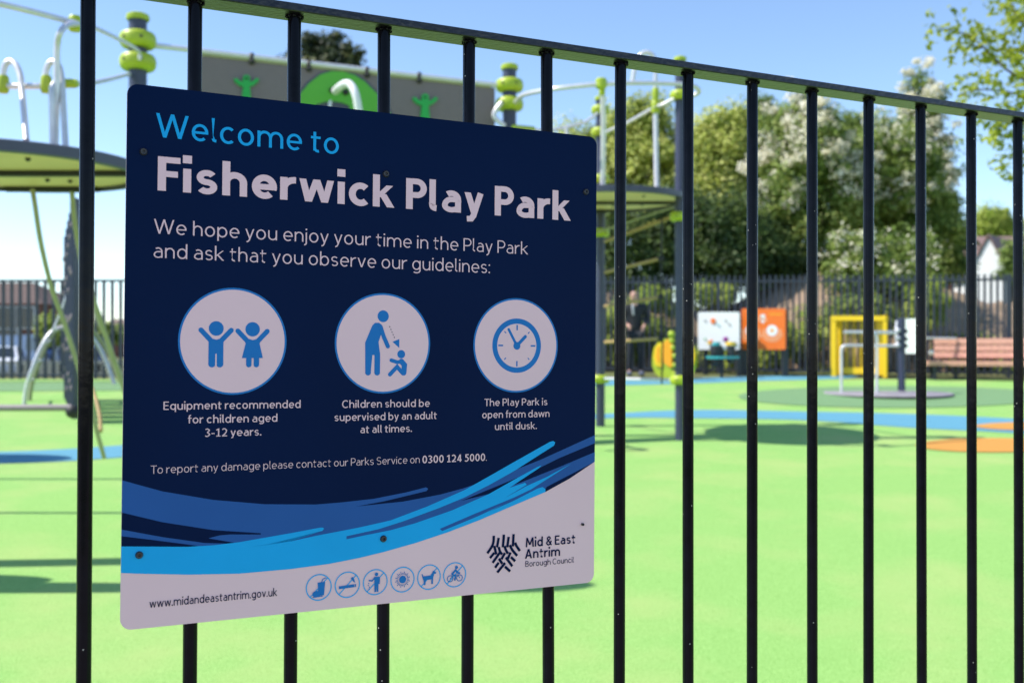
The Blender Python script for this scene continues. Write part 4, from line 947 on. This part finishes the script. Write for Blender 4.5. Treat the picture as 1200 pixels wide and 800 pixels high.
tree('holly_bush', gb(850, 27), [lob(845, 285, 27, 62, 58), lob(880, 300, 27, 40, 40), lob(800, 270, 27, 40, 55)], 20000, .12, 'dark', 'broad dark green bush right of the grey corner post', 'bush', clumps=190, cr=.5)
tree('hawthorn_tree', gb(955, 28), [lob(950, 190, 28, 48, 55), lob(940, 140, 28, 35, 28), lob(975, 240, 28, 50, 50), lob(925, 250, 28, 40, 50)], 20000, .13, 'mid', 'hawthorn covered in cream blossom right of the middle bars', clumps=200, cr=.5, blossom=9000)
tree('hawthorn_tree', gb(1050, 29), [lob(1045, 200, 29, 52, 60), lob(1080, 250, 29, 40, 50), lob(1020, 270, 29, 45, 45)], 20000, .13, 'mid', 'second blossoming hawthorn, darker and lower at the right', clumps=190, cr=.5, blossom=1700)
tree('hawthorn_tree', gb(1085, 31), [lob(1080, 115, 31, 22, 26), lob(1070, 150, 31, 24, 26), lob(1095, 200, 31, 25, 60)], 8000, .13, 'mid', 'slender blossoming hawthorn top poking above the rail', clumps=85, cr=.4, blossom=3600)
tree('lilac_bush', gb(1000, 25), [lob(1000, 300, 25, 40, 30), lob(1060, 305, 25, 40, 32), lob(1030, 325, 25, 60, 20)], 11000, .11, 'mid', 'fresh green bush with flower sprays under the hawthorns', 'bush', clumps=120, cr=.4, blossom=900)
tree('elder_tree', gb(1165, 78), [lob(1160, 268, 78, 24, 24), lob(1185, 276, 78, 22, 18)], 9000, .26, 'fresh', 'round bright green tree above the white gable', clumps=90, cr=.9)
tree('elder_tree', gb(1120, 32), [lob(1112, 300, 32, 22, 32), lob(1105, 250, 32, 16, 30)], 7000, .13, 'mid', 'narrow green tree left of the white gable', clumps=80, cr=.45)
tree('elder_tree', gb(1195, 50), [lob(1186, 305, 50, 12, 24), lob(1203, 296, 50, 10, 24), lob(1170, 322, 50, 8, 9)], 4200, .15, 'mid', 'dark small tree in front of the brown roof', clumps=50, cr=.45)
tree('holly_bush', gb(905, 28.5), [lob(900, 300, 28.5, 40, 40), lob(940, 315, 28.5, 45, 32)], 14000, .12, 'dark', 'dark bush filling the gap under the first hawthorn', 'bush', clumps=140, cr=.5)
# pine seen above the play panel
tree('pine_tree', gb(385, 40), [lob(366, 62, 40, 22, 24), lob(394, 60, 40, 20, 22), lob(410, 70, 40, 15, 10), lob(380, 75, 40, 30, 12), lob(345, 78, 40, 16, 22), lob(384, 110, 40, 40, 35), lob(384, 200, 40, 44, 70)], 26000, .20, 'pine', 'dark pine top above the grey play panel', clumps=330, cr=.45)
# shrubs along the far fence
shr = [(655, 400, 22.8, 40, 34, 'mid', 'green shrub beside the sign edge behind the far fence'), (722, 395, 23.0, 34, 38, 'fresh', 'fresh green shrub behind the standing person'), (765, 375, 23.2, 34, 42, 'fresh', 'tall pale shrub behind the ladder rope'),
       (828, 345, 23.4, 34, 12, 'fresh', 'yellow-green hedge top above the white panel'), (905, 385, 22.6, 26, 30, 'mid', 'green shrub right of the orange panel'), (945, 380, 22.3, 30, 34, 'fresh', 'fresh shrub left of the yellow frame'),
       (1005, 355, 22.0, 45, 28, 'mid', 'green shrub behind the yellow frame'), (1085, 345, 21.8, 24, 40, 'fresh', 'yellow-green shrub between the white board and the bench'), (1130, 400, 21.6, 34, 26, 'mid', 'shrub behind the bench back'),
       (1190, 410, 21.4, 40, 20, 'mid', 'shrub behind the right end of the bench'), (870, 420, 22.4, 60, 14, 'fresh', 'low yellow-green plants under the orange panel'), (1000, 430, 21.8, 70, 12, 'fresh', 'low plants beneath the yellow frame')]
for u, v, y, ru, rv, k, lb in shr:
    y += 1.3
    if u > 890: v, rv = v + 12, rv * .72
    tree('shrub', ((u - 600) / F * y, y, gz(y)), [lob(u, v, y, ru, rv, .7)], int(38 * ru * rv / 10) + 900, .085, k, lb, 'shrub', clumps=int(10 + ru * rv / 28), cr=.26, trunk_r=.03, branches=6)
tree('shrub', gb(63, 48), [lob(65, 385, 48, 14, 12)], 2500, .2, 'fresh', 'yellow-green shrub right of the brick house', 'shrub', clumps=30, cr=.6, trunk_r=.06)
tree('shrub', gb(130, 60), [lob(128, 388, 60, 18, 7)], 2000, .25, 'mid', 'dark hedge before the far terraced roofs', 'shrub', clumps=30, cr=.6, trunk_r=.06)
cc_ = np.stack([np.linspace(-150, 40, 260), 125 + rng.random(260) * 8, .8 + rng.random(260) * 1.5], 1)
tl = tag(leaf_mesh('distant_hedgerow', leaves(cc_, 1.1 + rng.random(260) * .9, 16000, .55), LM['mid'], None), kind='stuff')
tl['label'] = 'low distant hedgerow along the horizon behind the brick houses'; tl['category'] = 'hedge'
# young tree reaching in at the top right
def near_tree():
    e = empty('sapling', (6.3, 10.2, gz(10)), 'young tree with bright yellow-green leaves reaching in at the top right', 'tree')
    bm = bmesh.new(); trunk = smooth_path([(6.3, 10.2, gz(10)), (6.2, 10.2, 2.5), (6.3, 10.1, 4.3), (6.2, 10, 5.6)], 6)
    add_tube(bm, trunk, .09, 10, True, .03)
    br = [[(1290, 120), (1230, 105), (1180, 82), (1140, 45), (1100, 32)], [(1290, 60), (1240, 50), (1195, 25), (1185, 0)], [(1280, 150), (1230, 125), (1190, 110), (1150, 105), (1122, 112)], [(1290, 165), (1230, 150), (1185, 145), (1165, 155)], [(1290, 20), (1230, 10), (1190, -20)],
          [(1290, 200), (1230, 190), (1190, 186), (1172, 184)], [(1300, 90), (1240, 80), (1195, 60), (1160, 58), (1130, 50)]]
    Cs, Rs = [], []
    for b in br:
        pth = smooth_path([P(u, v, 10.2 + random.uniform(-.5, .5) * (i > 0)) for i, (u, v) in enumerate(b)], 6)
        add_tube(bm, pth, .018, 6, True, .004)
        s0 = len(pth) // 3
        for i in range(s0, len(pth)):
            for _ in range(3):
                q = pth[i] + Vector((random.uniform(-.16, .16), random.uniform(-.3, .3), random.uniform(-.14, .14)))
                Cs.append(q[:]); Rs.append(.085)
    bmesh.ops.recalc_face_normals(bm, faces=bm.faces); bm_obj('trunk', bm, M['bark'], e, True)
    for k in range(150):
        q = P(random.uniform(1150, 1290) , random.uniform(-10, 160), 10.2 + random.uniform(-.7, .7))
        if (q.x - 4.6) * 1.0 + random.random() * 1.2 < .6: continue
        Cs.append(q[:]); Rs.append(.12)
    leaf_mesh('crown', leaves(np.array(Cs), np.array(Rs), 3000, .062), LM['sap'], e)
near_tree()

# earth bank behind the right fence
def bank():
    vs, fs = [], []; nx, ny = 90, 8
    for j in range(ny + 1):
        for i in range(nx + 1):
            x = 0.4 + i * 0.2; y = 24.2 + j * .9 - x * .10
            h = [0, .75, 1.55, 1.95, 2.1, 2.1, 1.9, 1.2, 0][j]
            h *= 0.9 + .22 * math.sin(x * .9) + .12 * random.random()
            h *= min(1, i / 8, (nx - i) / 8) ** .5 if min(i, nx - i) > 0 else 0
            yy = y + random.uniform(-.1, .1); vs.append((x, yy, gz(yy) - .08 + h * 1.25))
    for j in range(ny):
        for i in range(nx):
            a = j * (nx + 1) + i; fs.append((a, a + 1, a + nx + 2, a + nx + 1))
    tag(raw('earth_bank', vs, fs, mat('tan_earth', (0.36, 0.25, 0.17), 0.95, noise=0.5, nscale=2.5, col2=(0.20, 0.15, 0.09), bump=.8, bscale=8), smooth=True), kind='structure')
bank()

# ------------------------------------------------------------------ play panels at the far side
def facing(name, label, cat, base, group=None): return empty(name, base, label, cat, group)
YP = 22.2
BT = -0.62                                    # the boards are turned towards the left
def by_(u, u0, y0):
    k = (u - 600) / F; x0 = (u0 - 600) / F * y0   # depth of pixel column u on the line through (x0, y0) with slope BT
    return (y0 - BT * x0) / (1 - BT * k)
def flatp(u0, v0, u1, v1, y, th, name, m, par, r=2.2):
    pts = rounded(u0, v0, u1, v1, r, 5)
    return prism(name, [P(u, v, by_(u, u0, y)) for u, v in pts], Vector((-BT, 1, 0)).normalized() * th, M[m], par)
wp = empty('play_board', G(843, 437.5), 'white play board with small coloured dots on two dark posts', 'play board')
flatp(818, 365.5, 866.5, 409.5, YP, .03, 'board', 'white', wp)
for u in (827, 866):
    yy = by_(u, 818, YP) + .09; box('post', (P(u, 0, yy).x, yy, (gz(yy) + hz_(372, yy)) / 2), (.10, .10, hz_(372, yy) - gz(yy)), M['charcoal'], wp)
def dot(u, v, y, r, m, par, rz=None):
    c = P(u, v, by_(u, 818, y)); bm = bmesh.new(); add_lathe(bm, (0, 0, 0), [(0.001, 0), (1, 0), (1, 1), (0.001, 1)], 18)
    for q in bm.verts: q.co = Vector((c.x + q.co.x * r, c.y - .005 - q.co.z * .02 + BT * q.co.x * r, c.z + q.co.y * (rz or r)))
    bmesh.ops.recalc_face_normals(bm, faces=bm.faces); return bm_obj('knob', bm, M[m], par)
dot(835.3, 376, YP, .045, 'orange', wp, .06)
for u, v, m in ((826, 375.5, 'panelgrey'), (826, 397, 'froggreen'), (850, 375.5, 'panelgrey'), (854.5, 380, 'panelgrey'), (833, 400, 'orange'), (831, 401.5, 'yellow'), (842, 381, 'teal')): dot(u, v, YP, .017 if v < 399 else .035, m, wp)
op = empty('play_board', G(895, 438.5), 'orange play board printed with pale finger mazes on dark posts', 'play board')
flatp(868.8, 361.5, 920.5, 409.5, YP - .15, .03, 'board', 'orange', op)
yq = YP - .15
def ringp(u, v, r0, r1, m, par, a0=0, a1=360, n=28, lift=.004):
    vs, fs = [], []
    for i in range(n + 1):
        a = R(a0 + (a1 - a0) * i / n)
        for r in (r0, r1):
            uu = u + r * math.cos(a); p = P(uu, v + r * math.sin(a), by_(uu, 868.8, yq)); vs.append((p.x, p.y - lift, p.z))
    for i in range(n): fs.append((2 * i, 2 * i + 1, 2 * i + 3, 2 * i + 2))
    return raw('print', vs, fs, M[m], par)
for cu in (880, 904.7):
    ringp(cu, 387.2, 2.2, 6.6, 'white', op); ringp(cu, 387.2, 0, 2.0, 'orange2', op, lift=.005)
    ringp(cu, 387.2, 8.6, 10.4, 'peach', op, -10, 190); ringp(cu, 387.2, 12.0, 13.2, 'peach', op, 15, 165)
ringp(893.8, 371, 0, 3.0, 'white', op); ringp(893.8, 376.5, 0, 2.0, 'white', op)
for k in range(5): ringp(903 + k * 3, 368, 0, .9, 'yellow', op, n=10)
ringp(893, 378, 4.5, 6.5, 'peach', op, 200, 340)
for u, t in ((873, 8), (920, 8)): yy = by_(u, 868.8, YP - .15) + .09; box('post', (P(u, 0, yy).x, yy, (gz(yy) + hz_(364, yy)) / 2), (.11, .10, hz_(364, yy) - gz(yy)), M['charcoal'], op)
box('post', (P(909.5, 0, YP + .4).x, YP + .4, (gz(YP) + hz_(404, YP)) / 2), (.07, .07, hz_(404, YP) - gz(YP)), M['charcoal'], op)
# drums
dr = empty('drum_set', G(845.5, 443), 'outdoor drum set of two dark barrels with teal and yellow lids before the white board', 'play drums')
YR = GY(443)
def cyl(name, u, v0, v1, y, r, m, par, seg=20):
    c = P(u, v1, y); h = (v1 - v0) / F * y
    return lathe(name, c, [(r * .9, 0), (r, h * .12), (r, h * .9), (r * .96, h)], M[m], par, seg)
cyl('stand', 845.7, 405, 444, YR, .035, 'charcoal', dr); cyl('drum', 838.5, 405, 417.5, YR, .115, 'charcoal', dr); cyl('drum', 837.5, 417, 429.5, YR + .03, .095, 'charcoal', dr)
cyl('drum', 856.5, 405, 425, YR, .085, 'charcoal', dr); cyl('lid', 839.5, 400.5, 405, YR, .085, 'teal', dr); cyl('lid', 856.5, 400.5, 404.6, YR, .11, 'yellow', dr)
for u, v, m, r in ((850.5, 397.5, 'purple', .06), (848.5, 407, 'white', .05), (863, 405, 'white', .045)):
    bm = bmesh.new(); bmesh.ops.create_icosphere(bm, subdivisions=2, radius=r, matrix=Matrix.Translation(P(u, v, YR))); bm_obj('ball', bm, M[m], dr, True)
c = P(847, 418.5, YR)
lathe('ring', c, [(.30, -.022), (.335, -.022), (.335, .022), (.30, .022)], M['teal'], dr, 32, closed=True)
# butterfly seat toy
bf = empty('butterfly_toy', G(790, 444.5), 'orange winged butterfly play figure with green body behind the rope ladder', 'play figure')
YF = GY(444.5)
def wing(pts, m, off=0.0): return prism('wing', [P(u, v, by_(u, 790, YF - off)) for u, v in pts], (0.015, .026, 0), M[m], bf)
for s in (-1, 1):
    mr = lambda pts: [(790 + s * a, b) for a, b in pts]
    wing(mr([(2, 398), (10, 396.5), (15, 398.5), (20, 402), (24, 408), (25.5, 418), (26, 428), (22, 438), (14, 443), (2, 444)]), 'lime')
    wing(mr([(3, 400), (8, 397.5), (12, 401), (13, 415), (12, 425), (6, 430), (3, 430)]), 'orange2', .035); wing(mr([(14.5, 401), (19, 402.5), (23, 408), (24.5, 418), (22, 428), (15, 430), (14, 415)]), 'yellow', .035)
    wing(mr([(17, 405), (20.5, 408), (21.5, 418), (19, 425), (16.5, 424)]), 'orange2', .045)
for u, v, r in ((787, 391.5, .075), (787.5, 399, .065), (789, 407, .06), (791, 417, .06), (791, 428, .06), (791, 438, .06)):
    bm = bmesh.new(); bmesh.ops.create_icosphere(bm, subdivisions=2, radius=r, matrix=Matrix.Translation(P(u, v, YF - .06))); bm_obj('body_ball', bm, M['lime'], bf, True)
# yellow bar frame
yf = empty('bar_frame', G(1006, 441), 'square bright yellow play frame filled with thin vertical rods', 'play frame')
Y1 = GY(441.2)
def ybox(u0, v0, u1, v1, dy, th, nm, m):
    q = [P(u, v, by_(u, 1006, Y1 - .35) + dy) for u, v in ((u0, v0), (u1, v0), (u1, v1), (u0, v1))]
    return prism(nm, q, Vector((-BT, 1, 0)).normalized() * th, M[m], yf)
ybox(973.5, 371, 979.5, 441, 0, .10, 'frame_post', 'yellow'); ybox(981.5, 371.5, 986.5, 439, .2, .10, 'frame_post', 'yellow')
ybox(1028, 371, 1034.5, 439.5, .2, .10, 'frame_post', 'yellow'); ybox(1034.5, 369.5, 1039, 442.5, 0, .10, 'frame_post', 'yellow')
ybox(974, 370, 1038, 375.5, -.01, .28, 'top_beam', 'yellow'); ybox(986.5, 430.5, 1030, 438, .21, .08, 'bottom_beam', 'yellow')
for k in range(10):
    ybox(987.3 + k * 4.2, 375, 988.7 + k * 4.2, 431, .22, .03, 'rod', 'yellow' if k % 2 else 'wood')
# white board on the far fence
wb = empty('notice_board', P(1067, 414, 20.9), 'white notice board fixed to the fence beyond the carousel', 'notice board')
yb = 20.75
for k in range(5):
    a = 373.5 + k * 8.2; prism('plank', [P(uu, vv, yb - (uu - 1058.5) * .011) for uu, vv in ((1058.5, a), (1077, a), (1077, a + 7.8), (1058.5, a + 7.8))], (0.01, .02, 0), M['white'], wb)
box('bracket', (hx(1067, yb), yb + .03, hz_(394, yb)), (.05, .03, .72), M['charcoal'], wb)

# carousel with handrails
cc = G(1040, 462); car_ = empty('carousel', cc, 'low wheelchair carousel with grey deck, steel hoops and dark post', 'carousel')
lathe('deck', cc, [(0.02, .006), (1.03, .006), (1.05, .015), (1.03, .034), (0.02, .038)], M['greydisc'], car_, 64)
Yc = cc.y
def CT(pts, r=.024, name='handrail'): return tube(name, [P(u, v, Yc + dy) for u, v, dy in pts], r, M['steel'], car_, 12, 6)
CT([(986, 460.5, -.1), (986, 425, -.1), (986, 410, -.1), (988, 406, -.1), (993, 404.5, -.1), (1020, 405, -.05), (1050, 405, 0)])
CT([(1027.5, 462.5, -.3), (1027.5, 430, -.3), (1027.5, 398, -.3), (1025.5, 392, -.3), (1021, 389.3, -.3), (1005, 389, -.3), (989, 389, -.3)])
CT([(1021, 389.3, -.28), (1047, 389.5, -.1)], .028)
CT([(1051, 376, 0), (1050, 390, -.05), (1051, 402, 0)], .02)
for v in (387, 396, 404):
    bm = bmesh.new(); bmesh.ops.create_icosphere(bm, subdivisions=2, radius=.045, matrix=Matrix.Translation(P(1052, v, Yc - .05))); bm_obj('knob', bm, M['steel'], car_, True)
    bm = bmesh.new(); bmesh.ops.create_icosphere(bm, subdivisions=2, radius=.04, matrix=Matrix.Translation(P(1061, v + 1, Yc - .02))); bm_obj('knob', bm, M['rubber'], car_, True)
lathe('post', (P(1056.5, 0, Yc).x, Yc, 0), [(.062, cc.z + .06), (.062, hz_(373.5, Yc)), (.045, hz_(372.8, Yc))], M['slate'], car_, 20)

# bench
Yb = GY(446); bn = empty('bench', (hx(1160, Yb), Yb, gz(Yb)), 'park bench with salmon timber slats and dark legs by the far fence', 'bench')
xb0, xb1 = hx(1100, Yb), hx(1300, Yb)
for k, (v, dy) in enumerate(((400, .34), (408, .31), (416, .28))):
    box('slat', ((xb0 + xb1) / 2, Yb + dy, hz_(v, Yb + dy)), (xb1 - xb0, .035, .118), M['salmon'], bn, Matrix.Rotation(R(-12), 4, 'X'), .008)
xs0 = hx(1087, Yb - .1)
for k in range(4): box('slat', ((xs0 + xb1) / 2, Yb - .12 + k * .115, hz_(424.5, Yb)), (xb1 - xs0, .10, .04), M['salmon'], bn, bev=.008)
box('front_beam', ((xs0 + xb1) / 2, Yb - .16, hz_(426.7, Yb)), (xb1 - xs0 - .1, .03, .06), M['salmon'], bn)
for u in (1100, 1124, 1190, 1260):
    box('leg', (hx(u, Yb), Yb - .08 if u != 1124 else Yb + .30, (gz(Yb) + hz_(428, Yb)) / 2), (.08, .08, hz_(428, Yb) - gz(Yb)), M['charcoal'], bn, bev=.008)
    box('back_support', (hx(u, Yb) + .03, Yb + .36, hz_(412, Yb)), (.05, .05, .5), M['charcoal'], bn, Matrix.Rotation(R(-12), 4, 'X'))
tube('armrest', smooth_path([P(1086, 397.5, Yb - .1), P(1090, 396, Yb - .05), P(1117, 396.5, Yb + .3)], 4), .022, M['steel'], bn, 10)
tube('armrest_post', [P(1089, 397, Yb - .08), P(1089, 424, Yb - .08)], .018, M['charcoal'], bn, 8)
bn.rotation_euler.z = R(-20)
# small post beside the bench
sp = empty('marker_post', P(1092, 424, 21.0), 'short post with a white round top left of the bench', 'post')
box('shaft', (hx(1091.5, 21.0), 21.0, (gz(21) + hz_(415, 21)) / 2), (.05, .05, hz_(415, 21) - gz(21)), M['charcoal'], sp)
bm = bmesh.new(); bmesh.ops.create_icosphere(bm, subdivisions=2, radius=.055, matrix=Matrix.Translation(P(1091.5, 413, 21))); bm_obj('ball', bm, M['white'], sp, True)

# ------------------------------------------------------------------ person
def skin(name, joints, edges, m, parent=None, sub=2):
    me = bpy.data.meshes.new(name); me.from_pydata([j[:3] for j in joints], edges, []); me.update()
    o = bpy.data.objects.new(name, me); COL.objects.link(o)
    sk = o.modifiers.new('skin', 'SKIN'); sk.use_smooth_shade = True
    for i, j in enumerate(joints):
        r = j[3]; r = r if isinstance(r, tuple) else (r, r); me.skin_vertices[0].data[i].radius = r
    me.skin_vertices[0].data[0].use_root = True
    ss = o.modifiers.new('sub', 'SUBSURF'); ss.levels = sub; ss.render_levels = sub
    bpy.context.view_layer.update()
    dg = bpy.context.evaluated_depsgraph_get(); m2 = bpy.data.meshes.new_from_object(o.evaluated_get(dg))
    bpy.data.objects.remove(o); m2.materials.clear()
    m2.polygons.foreach_set('use_smooth', [True] * len(m2.polygons))
    return link(name, m2, m, parent)
def person():
    y = GY(440.5); s = 1.80 / 1.75; bx = hx(744, y); bz = gz(y) + .006
    V = lambda x, d, z: (bx + x * s, y + d * s, bz + z * s)
    def j(x, d, z, r): return (*V(x, d, z), (r[0] * s, r[1] * s) if isinstance(r, tuple) else r * s)
    # 0 pelvis,1 waist,2 chest,3 neck,4 head low,5 head,6 crown ; arms ; legs
    J = [j(0, 0, .95, (.13, .10)), j(0, 0, 1.12, (.12, .09)), j(0, -.01, 1.34, (.15, .10)), j(-.01, -.02, 1.50, .055), j(-.02, -.05, 1.56, (.065, .075)), j(-.02, -.06, 1.64, (.075, .09)), j(-.02, -.045, 1.72, (.06, .07)),
         j(.19, 0, 1.41, .055), j(.24, .02, 1.13, .042), j(.16, -.20, 1.00, .03),
         j(-.19, 0, 1.41, .055), j(-.23, .0, 1.13, .042), j(-.16, -.22, 1.02, .03),
         j(.095, 0, .86, .085), j(.11, -.02, .48, .055), j(.12, .0, .09, .038), j(.13, -.15, .035, .03),
         j(-.095, 0, .86, .085), j(-.10, -.03, .48, .055), j(-.11, .0, .09, .038), j(-.13, -.15, .035, .03)]
    E_ = [(0, 1), (1, 2), (2, 3), (3, 4), (4, 5), (5, 6), (2, 7), (7, 8), (8, 9), (2, 10), (10, 11), (11, 12), (0, 13), (13, 14), (14, 15), (15, 16), (0, 17), (17, 18), (18, 19), (19, 20)]
    # hands: palms with five short fingers
    def hand(root, sgn):
        px, pd, pz = root
        b = len(J); J.append(j(px - .01 * sgn, pd - .05, pz - .03, .026)); E_.append((9 if sgn > 0 else 12, b))
        for k in range(4):
            J.append(j(px - .03 * sgn - .012 * sgn * 0, pd - .085 - .004 * (k % 2), pz - .015 - .022 * k, .0095)); E_.append((b, len(J) - 1))
            J.append(j(px - .055 * sgn, pd - .075, pz - .025 - .022 * k, .008)); E_.append((len(J) - 2, len(J) - 1))
        J.append(j(px - .035 * sgn, pd - .045, pz + .02, .010)); E_.append((b, len(J) - 1))
    hand((.16, -.20, 1.00), 1); hand((-.16, -.22, 1.02), -1)
    body = skin('person', J, E_, M['skin'])
    tag(body, 'person in black jacket and dark trousers standing beyond the rung ladder', 'person')
    Jj = [j(0, 0, .86, (.16, .13)), j(0, 0, 1.0, (.155, .125)), j(0, 0, 1.15, (.145, .115)), j(0, -.01, 1.35, (.165, .12)), j(-.005, -.01, 1.46, (.085, .075)), j(-.01, -.015, 1.50, (.07, .068)),
          j(.20, 0, 1.405, .075), j(.255, .02, 1.13, .06), j(.18, -.17, 1.015, .043), j(-.20, 0, 1.405, .075), j(-.245, .0, 1.13, .06), j(-.18, -.19, 1.03, .043)]
    skin('jacket', Jj, [(0, 1), (1, 2), (2, 3), (3, 4), (4, 5), (3, 6), (6, 7), (7, 8), (3, 9), (9, 10), (10, 11)], M['jacket'], body)
    Jt = [j(0, 0, .93, (.15, .12)), j(.095, 0, .85, .105), j(.11, -.02, .48, .075), j(.12, .005, .10, .06), j(-.095, 0, .85, .105), j(-.10, -.03, .48, .075), j(-.11, .005, .10, .06)]
    skin('trousers', Jt, [(0, 1), (1, 2), (2, 3), (0, 4), (4, 5), (5, 6)], M['jeans'], body)
    for sx in (.12, -.12):
        skin('shoe', [j(sx, .06, .05, (.062, .062)), j(sx, -.05, .05, (.062, .056)), j(sx * 1.1, -.20, .042, (.055, .045))], [(0, 1), (1, 2)], M['shoe'], body)
    skin('scarf', [j(-.06, -.10, 1.46, .028), j(-.055, -.135, 1.36, .026), j(-.045, -.135, 1.22, .022)], [(0, 1), (1, 2)], M['scarf'], body)
    skin('hair', [j(.0, .035, 1.60, .035), j(.0, .045, 1.66, .045), j(-.01, .03, 1.72, .04)], [(0, 1), (1, 2)], M['scarf'], body)
    for ex in (-.05, .012):
        bm = bmesh.new(); bmesh.ops.create_icosphere(bm, subdivisions=1, radius=.008, matrix=Matrix.Translation(V(ex, -.135, 1.655))); bm_obj('eye', bm, M['jacket'], body)
    bm = bmesh.new(); bmesh.ops.create_cone(bm, segments=8, radius1=.016, radius2=.006, depth=.035, cap_ends=True, matrix=Matrix.Translation(V(-.02, -.15, 1.625)) @ Matrix.Rotation(R(70), 4, 'X')); bm_obj('nose', bm, M['skin'], body, True)
person()
